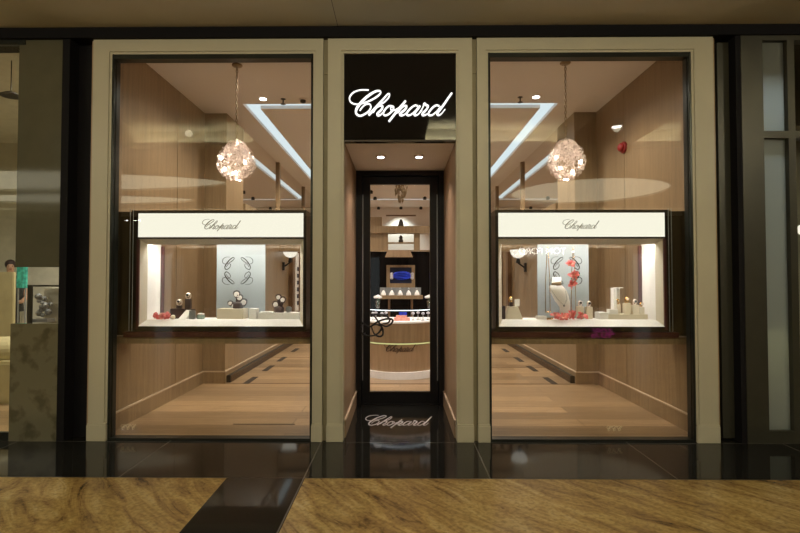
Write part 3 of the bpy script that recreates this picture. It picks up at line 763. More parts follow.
# ------------------------------------------------------------------ display vitrines
VY, VB = .25, .66
def vitrine(xo0, xo1, side, lab):
    # side=-1 left vitrine (outer side is on the left)
    x0, x1 = min(xo0,xo1), max(xo0,xo1)
    zt, zh0 = az(213,VY), az(237,VY); zo1, zo0 = az(238.8,VY), az(326.5,VY)
    t = thing('display_vitrine', lab, 'display case', ((x0+x1)/2, VY, az(332,VY)), 'lit jewellery vitrines')
    hx0, hx1 = x0+.03, x1-.03
    if side < 0: hx0 = x0+.07
    else: hx1 = x1-.05
    # outer dark housing (open front)
    top = zt+.03; bot = az(331.5,VY)
    mb = MB().box(x0,hx0,VY,VB,bot,top).box(hx1,x1,VY,VB,bot,top).box(hx0,hx1,VY,VB,zt,top).box(hx0,hx1,VY,VB,bot,zo0)
    mb.box(hx0,hx1,VY-.006,VY+.03,zh0-.018,zh0)
    mb.build('housing', M['bronze'], t)
    # vertical polished rails on the outer side
    xr = (x0+.025) if side < 0 else (x1-.02)
    mb = MB()
    for d in (0,.03): mb.tube([(xr+d*side,VY-.012,bot),(xr+d*side,VY-.012,top+.01)], .004, 6)
    mb.build('rail', M['grey'], t)
    xe = hx0 if side < 0 else hx1
    MB().box(xe-.012,xe+.012,VY-.004,VY+.02,bot+.02,zh0-.02).build('edge_trim', M['darkred'], t)
    hd = MB().box(hx0,hx1,VY,VY+.2,zh0,zt).build('header_lightbox', M['header'], t)
    tx0, tx1 = (ax(201,VY),ax(240,VY)) if side < 0 else (ax(562.5,VY),ax(599,VY))
    le = bpy.data.objects.new('lettering', None); COL.objects.link(le); le.parent = hd
    le.location = (0,0,0)
    fnv = script_on_wall(tx0, tx1, az(228.8,VY), VY, 0)
    for ch in 'Chopard': letter_mesh([[(a,b_,w*.72) for a,b_,w in s_] for s_ in SCRIPT[ch]], fnv, .004).build('letter', M['text_gold'], hd)
    bpy.data.objects.remove(le)
    # flared liner
    a = .05; y1 = VY+.10; zz1 = zo1-.05; zf = az(320,y1)
    o = [(hx0,VY,zo0),(hx1,VY,zo0),(hx1,VY,zo1),(hx0,VY,zo1)]
    i_ = [(hx0+a,y1,zf),(hx1-a,y1,zf),(hx1-a,y1,zz1),(hx0+a,y1,zz1)]
    MB().add(o+i_, [(1,2,6,5),(2,3,7,6),(3,0,4,7)]).build('liner', M['cream'], t)
    MB().add([o[0],o[1],i_[1],i_[0]], [(0,1,2,3)]).box(hx0+.003,hx1-.003,y1,VB,zf-.02,zf).build('display_floor', M['white'], t)
    for q0_, q1_ in ((hx0+a-.02,hx0+a),(hx1-a,hx1-a+.02)): MB().box(q0_,q1_,y1,VB-.02,zf,zz1+.066).build('side_panel', M['white'], t)
    MB().box(hx0+a,hx1-a,y1-.06,VB,zz1+.066,zz1+.072).box(hx0+a,hx1-a,VB-.02,VB,zz1+.02,zz1+.066).build('top_panel', M['cream'], t)
    MB().box(hx0+a+.05,hx1-a-.05,y1-.045,y1+.06,zz1+.052,zz1+.062).build('light_panel', M['led'], t)
    # back posts and clear back glass
    for q0_, q1_ in ((hx0+a,hx0+a+.03),(hx1-a-.03,hx1-a)): MB().box(q0_,q1_,VB-.03,VB,zf,zz1).build('back_post', M['darkred'], t)
    MB().box(hx0+a+.03,hx1-a-.03,VB-.012,VB-.006,zf,zz1+.019).build('back_glass', M['cglass'], t)
    fx0, fx1 = (ax(217,VB),ax(265.5,VB)) if side < 0 else (ax(536.5,VB),ax(587,VB))
    fp = MB().box(fx0,fx1,VB-.03,VB-.014,zf,zz1+.019).build('frosted_panel', M['frost'], t)
    # four mirrored script curls
    cx = ax(238,VB) if side < 0 else ax(565,VB); cz = az(270.7,VB)
    for sx in (-1,1):
        for sz in (-1,1):
            st = SCRIPT['C'][0]; k = .135/345
            f2 = lambda u, v, w, sx=sx, sz=sz: Vector((cx+sx*(.035+(490-u)*.00031), VB-.030-w, cz+sz*(.012+(420-v)*k)))
            letter_mesh([[(a_,b2,w_*.8) for a_,b2,w_ in st]], f2, .003).build('scroll_motif', M['bronze'], fp)
    return t, zf, (hx0+a, hx1-a)
vl, ZF, _ = vitrine(ax(129.3,VY), ax(306,VY), -1, 'left lit display vitrine hanging in the left shop window, cream header with script')
vr, _, _ = vitrine(ax(495.5,VY), ax(669,VY), 1, 'right lit display vitrine in the right shop window, cream header with script')
for s, a, b_, c0_, c1_, n1, n2 in ((-1, ax(124,VY), LX1, -W1, -.70, 'trim_23','trim_24'), (1, RX0, ax(675,VY), .70, W1, 'trim_25','trim_26')):
    struct(MB().box(a,b_-0.0,VY-.03,VB,az(337,VY),az(331.8,VY)), n1, M['darkred'])
    struct(MB().box(c0_,c1_,VY,VB,az(344,VY),az(337,VY)), n2, M['wall_wood'])

M['infill'] = plain('dark_brown_infill', (.070,.050,.024), .5, spec=.3)
struct(MB().box(-W1,ax(129.3,VY)-.004,VY+.04,VY+.08,az(336,VY),az(211,VY)), 'trim_29', M['infill'])
struct(MB().box(ax(669,VY)+.004,W1,VY+.04,VY+.08,az(336,VY),az(211,VY)), 'trim_30', M['infill'])
# ---- jewellery
def riser(px0, px1, py0, py1, Y, d, mat, lab, nm='display_riser', z0=None):
    z0 = ZF+.0005 if z0 is None else z0
    return single(MB().box(ax(px0,Y),ax(px1,Y),Y,Y+d,z0,az(py0,Y),.003), nm, mat, lab, 'display block'), az(py0,Y)
def watch_bouquet(px, Y, z0, faces, lab):
    """dark cluster of watch stands with pale round dials; faces = [(px,py,r)]"""
    x = ax(px,Y); t = thing('watch_display', lab, 'watch display', (x,Y,z0))
    mb = MB().lathe([(.05,0),(.055,.01),(.055,.04),(.045,.06),(.02,.07)], (x,Y,z0), 14)
    for (fx, fy, r) in faces:
        p = at(fx,fy,Y-.01); mb.tube([(x+(p.x-x)*.4,Y,z0+.05),(p.x,Y+.012,p.z)], [.022,.012], 8)
    mb.build('stand', M['darkbrown'], t, True)
    for (fx, fy, r) in faces:
        p = at(fx,fy,Y-.01)
        mb = MB(); ring = [(p.x+r*1.25*math.cos(a),p.y+.01+.02*math.sin(a*2),p.z+r*1.5*math.sin(a)) for a in [2*PI*i/14 for i in range(14)]]
        mb.tube(ring, .006, 5, True); mb.build('strap', M['darkbrown'], t, True)
        w = MB().lathe([(r,-.008),(r*1.02,0),(r,.008)], p, 18, 'y').build('watch_case', M['silver'], t, True)
        MB().lathe([(r*.88,-.0105),(r*.88,-.0085)], p, 18, 'y').build('dial', M['white'], w)
    return t
def small_watch(px, py, Y, z0, lab, metal='gold', base='beige', wpx=5, r=.02):
    p = at(px,py,Y); t = thing('watch_stand', lab, 'watch', (p.x,Y,z0))
    hw = wpx*(Y-CY)/1000; zt_ = max(z0+.02, p.z-r*1.3)
    MB().box(p.x-hw,p.x+hw,Y-.03,Y+.03,z0+.0004,zt_,.004).build('stand', M[base], t)
    ring = [(p.x+r*.95*math.cos(a),Y-.002+.012*math.cos(a),p.z+r*1.3*math.sin(a)) for a in [2*PI*i/16 for i in range(16)]]
    MB().tube(ring, .0055, 6, True).build('bracelet', M[metal], t, True)
    q = (p.x,Y-.018,p.z+r*.45)
    r = r*.8
    w = MB().lathe([(r,-.008),(r*1.03,0),(r,.008)], q, 18, 'y').build('watch_case', M[metal], t, True)
    MB().lathe([(r*.72,-.0105),(r*.72,-.0085)], q, 18, 'y').build('dial', M['blackmatte' if metal == 'silver' else 'beige'], w)
def petals(mb, c, R, n, rn):
    for k in range(n):
        d = Vector((rn.gauss(0,1),rn.gauss(-.3,.6),rn.gauss(.25,.8))).normalized()
        u = d.orthogonal().normalized(); w = d.cross(u)
        pts = []; rows = [(0,.15),(.35,.6),(.7,.7),(1,.15)]
        for (t_, wd) in rows:
            b_ = Vector(c)+d*R*t_+Vector((0,0,.12*R*math.sin(t_*3)))
            pts += [b_-u*R*wd*.5, b_+w*R*.06, b_+u*R*wd*.5, b_-w*R*.03]
        fs = []
        for i in range(3):
            for j in range(4): fs.append((i*4+j, i*4+(j+1)%4, i*4+4+(j+1)%4, i*4+4+j))
        fs += [(0,1,2,3), (12,13,14,15)]
        mb.add(pts, fs)
def clampz(mb):
    for v in mb.v: v.z = max(v.z, ZF+.002+.004*((v.x*977) % 1))
    return mb
def flower(px, py, Y, R, lab, grp, seed=1, z=None):
    p = at(px,py,Y)
    if z is not None: p.z = z
    t = thing('coral_flower', lab, 'flower', p, grp); rn = random.Random(seed)
    mb = MB(); petals(mb, p, R, 13, rn); clampz(mb).build('petals', M['coral'], t)
    mb = MB(); petals(mb, p+Vector((0,-.01,.005)), R*.6, 8, rn); clampz(mb).build('inner_petals', M['coral_light'], t)
    MB().ball(p+Vector((0,0,R*.15)), R*.18, 6).build('centre', M['gold'], t, True)
YV = .46
# left vitrine
p = at(159,313,YV-.12); p.x += .0; rn = random.Random(2)
def clampz(mb):
    for v in mb.v: v.z = max(v.z, ZF+.002+.004*((v.x*977) % 1))
    return mb
t = thing('coral_spray', 'coral red petal spray lying at the far left of the left vitrine floor', 'flower', (p.x,YV,ZF))
for k, dx in enumerate((-.025,.02,.06)):
    mb = MB(); petals(mb, (p.x+dx,YV-.12+.01*(k%2),ZF+.04), .048, 12, rn); clampz(mb).build('petals', M['coral'] if k != 1 else M['coral_light'], t)
mb = MB().box(ax(168,YV),ax(183.3,YV),YV+.02,YV+.12,ZF+.0005,az(309,YV),.006)
single(mb, 'display_block', M['darkbrown'], 'low dark block left of the white card in the left vitrine', 'display block')
single(MB().ball((ax(172.3,YV-.06),YV-.06,ZF+.024), .026, 10, (1,.8,.9)), 'cream_pouch', M['beige'], 'small round cream pouch before the dark block in the left vitrine', 'pouch', None, True)
z = ZF+.0005; a = at(177,316,YV-.09); b_ = at(190,311,YV-.02)
single(MB().add([(a.x,YV-.09,z),(b_.x-.02,YV-.09,z),(b_.x,YV-.01,az(310.5,YV)),(a.x+.05,YV-.01,az(310.5,YV)),(a.x,YV-.09,z+.004),(b_.x-.02,YV-.09,z+.004),(b_.x,YV-.01,az(310.5,YV)+.004),(a.x+.05,YV-.01,az(310.5,YV)+.004)],
     [(0,1,2,3),(4,5,6,7),(0,1,5,4),(1,2,6,5),(2,3,7,6),(3,0,4,7)]).box(a.x+.055,b_.x-.005,YV-.01,YV-.002,z,az(310.6,YV)), 'white_card', M['white'], 'white slanted card in front of the dark watch stands in the left vitrine', 'card')
single(MB().box(ax(190.5,YV),ax(196,YV),YV-.05,YV-.01,z,az(310.5,YV),.004), 'dark_box', M['grey'], 'small grey blue box right of the white card in the left vitrine', 'box')
blk, zb_ = riser(184,192,309.5,316,YV+.03,.08,M['darkbrown'],'dark block under the taller watch in the left vitrine')
small_watch(178.5, 302.5, YV+.07, az(309,YV)+.0006, 'silver watch on a stand, lower of the pair at left in the left vitrine', 'silver', 'darkbrown', 4, .024)
small_watch(187.5, 296, YV+.07, zb_+.0006, 'silver watch on a stand, taller of the pair at left in the left vitrine', 'silver', 'darkbrown', 5, .024)
mb = MB(); rn = random.Random(9); c0_ = Vector((ax(200.5,YV),YV,ZF+.03))
mb.lathe([(.035,-.0295),(.045,-.015),(.04,.012),(.022,.03),(.001,.036)], c0_, 7)
t = thing('crystal_block', 'grey green crystal cut ornament between the white card and the cream riser', 'ornament', (c0_.x,YV,ZF))
mb.build('crystal', M['jade'], t); MB().tube([(c0_.x+.032*math.cos(a_),YV+.03*math.sin(a_),ZF+.052) for a_ in [2*PI*i/12 for i in range(12)]], .006, 5, True).build('ring', M['silver'], t, True)
r1, z1 = riser(216.5,243,309,317,YV-.03,.18,M['beige'],'long cream riser under the watches in the middle of the left vitrine')
r2_, z2 = riser(248.5,256,308.8,317,YV-.02,.12,M['white'],'small white block at the right end of the cream riser in the left vitrine')
watch_bouquet(238, YV+.06, z1+.0006, [(236,294.5,.026),(239,298,.024),(243,302.5,.026),(229.5,303.5,.018),(233,305.5,.015)], 'cluster of dark stands with five pale dials on the cream riser, left vitrine')
r3, z3 = riser(257.5,298.5,313,318,YV-.03,.18,M['white'],'low wide white riser at the right of the left vitrine')
watch_bouquet(279, YV+.05, z3+.0006, [(278,297.5,.021),(282.3,300,.022),(275.3,304.8,.026)], 'cluster of dark stands with three pale dials on the low white riser')
single(MB().box(ax(286,YV+.02),ax(291,YV+.02),YV+.0,YV+.06,z3+.0005,az(306.5,YV),.01), 'steel_box', M['grey'], 'small grey faceted box right of the three dial watch cluster', 'box')
single(MB().box(ax(259,YV),ax(272,YV),YV+.02,YV+.08,z3+.0005,z3+.012,.004), 'white_tray', M['white'], 'flat white tray at the left end of the low white riser', 'tray')
# right vitrine
a0_, a1_ = ax(505,YV), ax(522,YV)
zt_ = az(306.5,YV)
single(MB().poly([(a0_,ZF+.0005),(a1_,ZF+.0005),(a1_-.05,zt_),(a0_+.03,zt_)], YV-.02, YV+.08), 'sloped_riser', M['beige'], 'beige sloping riser at the far left of the right vitrine', 'display block')
small_watch(510.5, 299.5, YV+.01, zt_+.0006, 'gold and white watch standing on the beige sloping riser', 'gold', 'darkbrown', 3, .02)
single(MB().box(ax(514,YV+.06),ax(519,YV+.06),YV+.05,YV+.055,zt_+.0006,az(299,YV+.06)), 'white_card', M['white'], 'upright white card on the beige sloping riser in the right vitrine', 'card')
single(MB().box(ax(501.5,YV),ax(504.8,YV),YV-.01,YV+.05,ZF+.0005,az(306,YV),.003), 'dark_box', M['darkbrown'], 'small dark upright box left of the beige sloping riser', 'box')
# gold hangers
def rods(pxs, lab, pyb):
    x = ax(sum(pxs)/len(pxs),YV); t = thing('hanging_gold_cord', lab, 'hanging ornament', (x,YV,az(pyb,YV)), 'gold hangers in the right vitrine')
    for px in pxs: MB().tube([(x+(ax(px,YV)-x)*f, YV, az(pyb,YV)+(az(247,YV)-az(pyb,YV))*f2) for f, f2 in ((1,0),(.9,.5),(.2,.93),(0,1))], .0035, 6).build('cord', M['gold'], t)
    MB().ball((x,YV,az(252,YV)), .012, 8).build('bead', M['silver'], t, True)
    MB().tube([(ax(pxs[0],YV),YV,az(pyb,YV)),(ax(pxs[-1],YV),YV,az(pyb,YV))], .005, 6).build('bar', M['gold'], t)
rods((545,549.5), 'pair of gold cords hanging to the left of the necklace bust', 312)
rods((570.5,575), 'pair of gold cords hanging to the right of the necklace bust', 312)
# necklace bust
pb = at(558,311,YV+.02); t = thing('necklace_bust', 'white necklace bust with a beige neck band in the right vitrine', 'necklace bust', (pb.x,YV+.02,ZF+.0005))
sec = [(314,564,5,.03),(307,564.3,5.2,.035),(301,561.8,7.4,.045),(295,559.7,8.2,.048),(290,557.3,8.4,.045),(286.5,555.6,7.2,.04),(285,555.8,5,.036),(277,556.2,4.4,.033)]
def loft(sec, Y, n=18, zmin=None):
    mb = MB(); vs = []
    for (py, px, w, d) in sec:
        q = at(px,py,Y); hw = w*(Y-CY)/500
        zz = q.z if zmin is None else max(q.z, zmin)
        vs += [(q.x+hw*math.cos(2*PI*k/n), Y+d*math.sin(2*PI*k/n), zz) for k in range(n)]
    fs = [(i*n+k,i*n+(k+1)%n,(i+1)*n+(k+1)%n,(i+1)*n+k) for i in range(len(sec)-1) for k in range(n)]
    fs += [tuple(range(n-1,-1,-1)), tuple((len(sec)-1)*n+k for k in range(n))]
    return mb.add(vs, fs)
sec[0] = (318,564,5,.03)
loft(sec, YV+.02, zmin=ZF+.001).build('bust', M['white'], t, True)
loft([(286.2,555.8,5.3,.038),(281.5,556,4.7,.0345)], YV+.02).build('neck_band', M['chain'], t, True)
pp = at(563.5,305.5,YV-.035); 
t_ = MB().tube([at(551,290,YV-.03), at(557,299,YV-.035), pp, at(566.5,299,YV-.03), at(565,291,YV-.03)], .002, 5).ball(pp, .012, 8, (1,.5,1)).build('pendant_necklace', M['grey'], t, True)
G = 'coral flowers in the right vitrine'
flower(570,265,YV-.06,.055,'coral flower on the gold cords, topmost of the hanging three',G,21)
flower(573,275.5,YV-.06,.062,'coral flower on the gold cords, middle of the hanging three',G,22)
flower(571.5,284.5,YV-.06,.055,'coral flower on the gold cords, lowest of the hanging three',G,23)
flower(554.5,314,YV-.10,.055,'coral flower at the foot of the necklace bust, leftmost of four',G,24,ZF+.04)
flower(563.5,315,YV-.14,.055,'coral flower at the foot of the necklace bust, nearest the glass',G,25,ZF+.03)
flower(571,312,YV-.08,.06,'coral flower at the foot of the necklace bust, under the right gold cords',G,26,ZF+.045)
flower(582,314.5,YV-.09,.06,'coral flower farthest right on the vitrine floor beside two silver watches',G,27,ZF+.04)
single(MB().box(ax(536,YV),ax(545,YV),YV-.04,YV+.05,ZF+.0005,ZF+.035,.003), 'white_block', M['white'], 'small white block left of the left gold cords', 'display block')
t = MB().tube([(ax(546,YV-.1),YV-.1,ZF+.012),(ax(552,YV-.1),YV-.1,ZF+.02)], .011, 8); single(t, 'orange_twig', M['gold'], 'short gold orange twig left of the coral flowers on the vitrine floor', 'twig')
small_watch(579.3, 303.5, YV+.04, ZF+.0005, 'silver watch on a beige stand, left of two beside the coral flower', 'silver', 'beige', 6, .022)
small_watch(588, 304, YV+.04, ZF+.0005, 'silver watch on a beige stand, right of two beside the coral flower', 'silver', 'beige', 6, .022)
rp, zp = riser(607.5,646.5,314.3,318,YV-.02,.2,M['beige'],'long low beige platform at the right of the right vitrine')
ws, zw = riser(599,607.3,312.5,318,YV-.03,.15,M['white'],'low white step left of the beige platform in the right vitrine')
ws2, zw2 = riser(608,617,309.3,316,YV-.01,.07,M['white'],'white block on the left end of the beige platform',z0=zp+.0005)
# clear tall box with a gold watch
xb0, xb1 = ax(611.5,YV+.12), ax(620.5,YV+.12); zq = az(288,YV+.12)
t = thing('tall_clear_case', 'tall clear case with a white left side holding a gold watch', 'display case', ((xb0+xb1)/2,YV+.13,zp))
MB().box(xb0+.03,xb1,YV+.09,YV+.17,zp+.0006,zq,0).build('glass_box', M['cglass'], t)
MB().box(xb0,xb0+.03,YV+.09,YV+.17,zp+.0006,zq).box(xb0+.03,xb1+.004,YV+.171,YV+.175,zp+.0006,zq).build('white_panel', M['white'], t)
MB().box(xb0+.03,xb1+.004,YV+.088,YV+.172,zq,zq+.005).build('lid', M['white'], t)
small_watch(616.8, 301.5, YV+.125, zp+.001, 'gold watch inside the tall clear case', 'gold', 'beige', 4, .02)
small_watch(625.5, 299.8, YV+.06, zp+.0006, 'gold watch on a beige stand just right of the tall clear case', 'gold', 'beige', 6, .024)
small_watch(633.5, 302, YV+.06, zp+.0006, 'silver watch on a beige stand, second from the right in the right vitrine', 'silver', 'beige', 7, .022)
small_watch(639.8, 304.5, YV+.06, zp+.0006, 'small watch on a beige stand at the far right of the right vitrine', 'gold', 'beige', 4.5, .018)
single(MB().box(ax(593,YV+.13),ax(598,YV+.13),YV+.13,YV+.16,ZF+.0005,az(288,YV+.1)), 'clear_block', M['cglass'], 'tall clear glass block behind the white step in the right vitrine', 'glass block')

# ------------------------------------------------------------------ sconces on the boutique side walls, jewel trays
for s, px, lab in ((-1, 290, 'white bowl wall lamp seen through the left vitrine'), (1, 518, 'white bowl wall lamp seen through the right vitrine')):
    D = 500*(W2-.16)/abs(px-400.0); y = CY+D; x = s*(W2-.16); z = CH+(279-250)*D/500
    if y > 8.6 and s > 0: pass
    t = thing('wall_lamp', lab, 'wall lamp', (s*W2,y,z-.3), 'bowl wall lamps')
    R2 = .17
    prof = [(.02,-R2),(R2*.55,-R2*.86),(R2*.86,-R2*.5),(R2,0),(R2*.95,0.0)]
    MB().lathe(prof, (x,y,z), 20).build('bowl', M['sconce'], t, True)
    MB().tube([(x,y,z-R2),(x,y,z-R2-.1),(s*(W2-.02),y,z-R2-.2)], .018, 8).lathe([(.03,0),(.05,-.09)], (x,y,z-R2-.01), 10).build('bracket', M['blackmatte'], t)
    MB().box(s*(W2-.03),s*W2,y-.06,y+.06,z-R2-.28,z-R2-.1).build('wall_plate', M['blackmatte'], t)
t = thing('jewel_tray_panel', 'white wall panel with rows of dark blue jewel pads seen through the left vitrine', 'wall display', (-W2,CY+12.9,.8))
y0, y1 = CY+12.35, CY+13.25
MB().box(-W2+.001,-W2+.03,y0,y1,.75,2.2).build('panel', M['white'], t)
for i in range(3):
    for j in range(6):
        MB().box(-W2+.03,-W2+.045,y0+.12+.27*i,y0+.26+.27*i,.9+j*.17,1.0+j*.17).build('pad', M['bluedark'], t)

# ------------------------------------------------------------------ neighbour on the left
XLc = ax(58.5,0); XLp = ax(14,0)
struct(MB().box(XLc-.0,XFL-.03,.14,.32,0,ZT), 'wall_left', M['pitch'])
struct(MB().box(ax(56.5,0),ax(64,0),.0,.14,0,ZT), 'trim_27', M['pitch'])
struct(MB().box(ax(10.5,0),ax(56.5,0),.02,.05,az(267,0),ZT), 'wall_left', M['pier_glass'])
struct(MB().box(ax(8.5,0),ax(56.5,0),0,.05,0,az(324,0)), 'wall_left', M['stone'])
o = struct(MB().box(ax(-60,0),ax(17,0),.03,.036,.08,ZT), 'window_3', M['glass'])
MB().box(ax(-60,0),ax(10,0),.01,.05,0,.08).box(ax(-60,0),ax(17,0),.01,.05,ZT-.05,ZT).build('window_frame', M['metal'], o)
# neighbour interior
struct(MB().box(-8.5,-3.05,5.2,5.3,0,4.6), 'wall_back', M['shopwall'])
struct(MB().box(-8.5,-2.97,.3,5.2,4.3,4.36), 'ceiling', M['shopwall'])
struct(MB().box(-3.0,-2.965,.32,5.2,0,4.3), 'wall_right', M['shopwall'])
struct(MB().box(-8.6,-8.5,.3,5.3,0,4.6), 'wall_left', M['shopwall'])
p = at(8, 78, 2.0)
def far(px, py, Y): return at(px, py, Y)
a = far(-14,300,2.4); b_ = far(12,272,2.4)
single(MB().box(a.x,b_.x-.02,2.4,2.46,0,b_.z,.01), 'shop_counter', M['yellow'], 'yellow wood shop counter in the neighbouring shop at the far left edge', 'counter')
# person behind that counter, only head and shoulders show
def person():
    y = 4.5; hd = far(7.5,265.5,y); x = hd.x; H = hd.z+.08
    pel = Vector((x,y,H*.53)); V = [pel, Vector((x,y,H*.66)), Vector((x,y,H*.80)), Vector((x,y,H*.865)), Vector((x,y-.02,H*.93)), Vector((x,y-.02,H*.985))]
    rad = [.14,.12,.13,.05,.07,.05]; E = [(0,1),(1,2),(2,3),(3,4),(4,5)]
    for s in (-1,1):
        b = len(V); V += [Vector((x+s*.18,y,H*.80)), Vector((x+s*.25,y-.06,H*.64)), Vector((x+s*.16,y-.28,H*.60)), Vector((x+s*.11,y-.36,H*.60))]
        rad += [.06,.045,.035,.04]; E += [(2,b),(b,b+1),(b+1,b+2),(b+2,b+3)]
        b = len(V); V += [Vector((x+s*.09,y,H*.50)), Vector((x+s*.10,y,H*.27)), Vector((x+s*.10,y,.08)), Vector((x+s*.10,y-.14,.05))]
        rad += [.09,.06,.045,.04]; E += [(0,b),(b,b+1),(b+1,b+2),(b+2,b+3)]
    me = bpy.data.meshes.new('person'); me.from_pydata([v-Vector((x,y,0)) for v in V], E, [])
    o = bpy.data.objects.new('person', me); COL.objects.link(o); o.location = (x,y,0)
    sk = o.modifiers.new('Skin', 'SKIN'); me.skin_vertices[0].data[0].use_root = True
    for i, r_ in enumerate(rad): me.skin_vertices[0].data[i].radius = (r_, r_*.85)
    ss = o.modifiers.new('Sub', 'SUBSURF'); ss.levels = ss.render_levels = 2
    dg = bpy.context.evaluated_depsgraph_get(); me2 = bpy.data.meshes.new_from_object(o.evaluated_get(dg))
    o.modifiers.clear(); o.data = me2; me2.materials.clear(); me2.materials.append(M['skin']); me2.materials.append(M['ltop'])
    for pl in me2.polygons: pl.material_index = 1 if pl.center.z < H*.56 else 0
    o['label'] = 'person in dark clothes with dark hair standing behind the yellow counter at the far left'; o['category'] = 'person'
    MB().ball((x,y+.035,H*.96+.02), .088, 10, (1,1,1.05)).build('hair', M['darkbrown'], o, True)
    mb = MB(); n_ = 16
    for (zz, w, d) in ((H*.50,.22,.17),(H*.62,.20,.15),(H*.74,.26,.16),(H*.83,.24,.14),(H*.86,.09,.08)): mb.v += [Vector((x+w*math.cos(2*PI*k/n_), y+d*math.sin(2*PI*k/n_), zz)) for k in range(n_)]
    mb.f = [(i*n_+k,i*n_+(k+1)%n_,(i+1)*n_+(k+1)%n_,(i+1)*n_+k) for i in range(4) for k in range(n_)]
    mb.build('jacket', M['ltop'], o, True)
    for s in (-1,1): MB().ball((x+s*.028,y-.085,H*.953), .009, 6).build('eye', M['ltop'], o, True)
    MB().ball((x,y-.10,H*.94), .014, 6, (.8,1,1.4)).build('nose', M['skin'], o, True)
    MB().ball((x,y-.088,H*.922), .018, 6, (1.3,.5,.4)).build('mouth', M['red'], o, True)
    o.rotation_euler.z = math.radians(40)
person()
# teal poster, dark rail, beige box, pendant lamp
a = far(13.5,288,4.0); b_ = far(23.5,266.5,4.0)
t = thing('teal_poster_stand', 'teal patterned display panel on thin legs in the neighbouring shop', 'display panel', ((a.x+b_.x)/2,4.0,0))
MB().box(a.x,b_.x,4.0,4.04,a.z,b_.z).build('panel', M['teal'], t)
for xx in (a.x+.02,b_.x-.02): MB().tube([(xx,4.02,0),(xx,4.02,a.z)], .012, 6).build('leg', M['grey'], t)
a = far(37.5,324,1.2); b_ = far(60,288,1.2)
single(MB().box(a.x,b_.x,1.25,1.6,0,b_.z,.01), 'beige_cabinet', M['shopwall'], 'beige cabinet behind the gap in the olive pier at left', 'cabinet')
a = far(24,324,1.0); b_ = far(62,285,1.0)
t = thing('dark_shelf_unit', 'dark metal shelf unit behind the gap in the olive pier at left', 'shelf', ((a.x+b_.x)/2,1.05,0))
MB().box(a.x,b_.x,1.0,1.05,b_.z-.02,b_.z).box(a.x,a.x+.03,1.0,1.05,0,b_.z-.02).box(b_.x-.03,b_.x,1.0,1.05,0,b_.z-.02).build('frame', M['mullion'], t)
mb = MB(); rn = random.Random(4)
for k in range(16): mb.ball((a.x+.03+rn.random()*.12, 1.1+rn.random()*.1, b_.z-.08-rn.random()*.28), .02+.02*rn.random(), 6)
mb.box(a.x,a.x+.2,1.05,1.19,b_.z-.44,b_.z-.40).build('packages', M['grey'], t)
a = far(8,94.5,1.4)
single(MB().lathe([(.001,.05),(.05,.045),(.13,0),(.12,-.006),(.02,-.012)], a, 20).tube([(a.x,a.y,a.z+.04),(a.x,a.y,4.3)], .006, 6), 'pendant_lamp', M['blackmatte'], 'black dish pendant lamp in the neighbouring shop at upper left', 'pendant lamp')
a = far(4,352,1.6)
t = single(MB().ball((a.x-.1,1.7,a.z), .3, 12, (1,.8,.6)).box(a.x-.5,a.x+.25,1.4,2.1,0,a.z-.1,.03), 'upholstered_seat', M['yellow'], 'pale yellow upholstered seat in the neighbouring shop at the left edge', 'seat')

# ------------------------------------------------------------------ neighbour on the right
struct(MB().box(XFR+.03,ax(742.5,.1),.14,.3,0,ZT).box(ax(737,0),ax(742,0),0,.14,0,ZT), 'wall_right', M['pitch'])
struct(MB().box(ax(718.5,.1),ax(736,.1),.10,.139,0.02,ZT-.02), 'trim_28', M['mullion'])
xm0, xm1, xp1, xq0, xq1 = ax(742.5,0), ax(764,0), ax(788.5,0), ax(795.5,0), ax(880,0)
zt0, zt1 = az(139,0), az(132,0); zsb = az(430,0); ztp = az(42,0)
mb = MB().box(xm0,xm1,0,.12,0,ZT).box(xp1,xq0,0,.12,0,ZT).box(xm1,xp1,0,.1,0,zsb).box(xq0,xq1,0,.1,0,zsb).box(xm1,xp1,0,.1,zt0,zt1).box(xq0,xq1,0,.1,zt0,zt1).box(xm1,xp1,0,.1,ztp,ZT).box(xq0,xq1,0,.1,ztp,ZT).box(xq1,xq1+.2,0,.12,0,ZT)
o = struct(mb, 'window_4', M['mullion'])
MB().box(xm1,xp1,.05,.06,zsb,zt0).box(xm1,xp1,.05,.06,zt1,ztp).build('frosted_pane', M['frostwin'], o)
MB().box(xq0,xq1,.05,.06,zsb,zt0).box(xq0,xq1,.05,.06,zt1,ztp).build('glass_pane', M['glass'], o)
struct(MB().box(3.05,9,4.2,4.3,0,4.4), 'wall_back', M['mallceil'])
struct(MB().box(3.05,9,.3,4.2,4.3,4.36), 'ceiling', M['drape'])
struct(MB().box(9,9.1,.3,4.2,0,4.3), 'wall_right', M['drape'])
struct(MB().box(3.0,3.05,.32,4.2,0,4.3), 'wall_left', M['mullion'])
a = at(800,230,1.6)
t = thing('white_globe_lamp', 'small white globe lamp at the right edge in the neighbouring shop', 'lamp', (a.x,1.6,0))
MB().ball((a.x,1.6,a.z), .07, 10).build('globe', M['sconce'], t, True); MB().tube([(a.x,1.6,0),(a.x,1.6,a.z-.06)], .012, 6).lathe([(.12,0),(.12,.02)], (a.x,1.6,0), 16).build('pole', M['mullion'], t)
a = at(765,337,.5); b_ = at(792,333,.5)
single(MB().box(a.x,b_.x+.6,.30,.5,0,b_.z,.005), 'pale_display_plinth', M['yellow'], 'pale display plinth glowing behind the frosted pane at lower right', 'plinth')

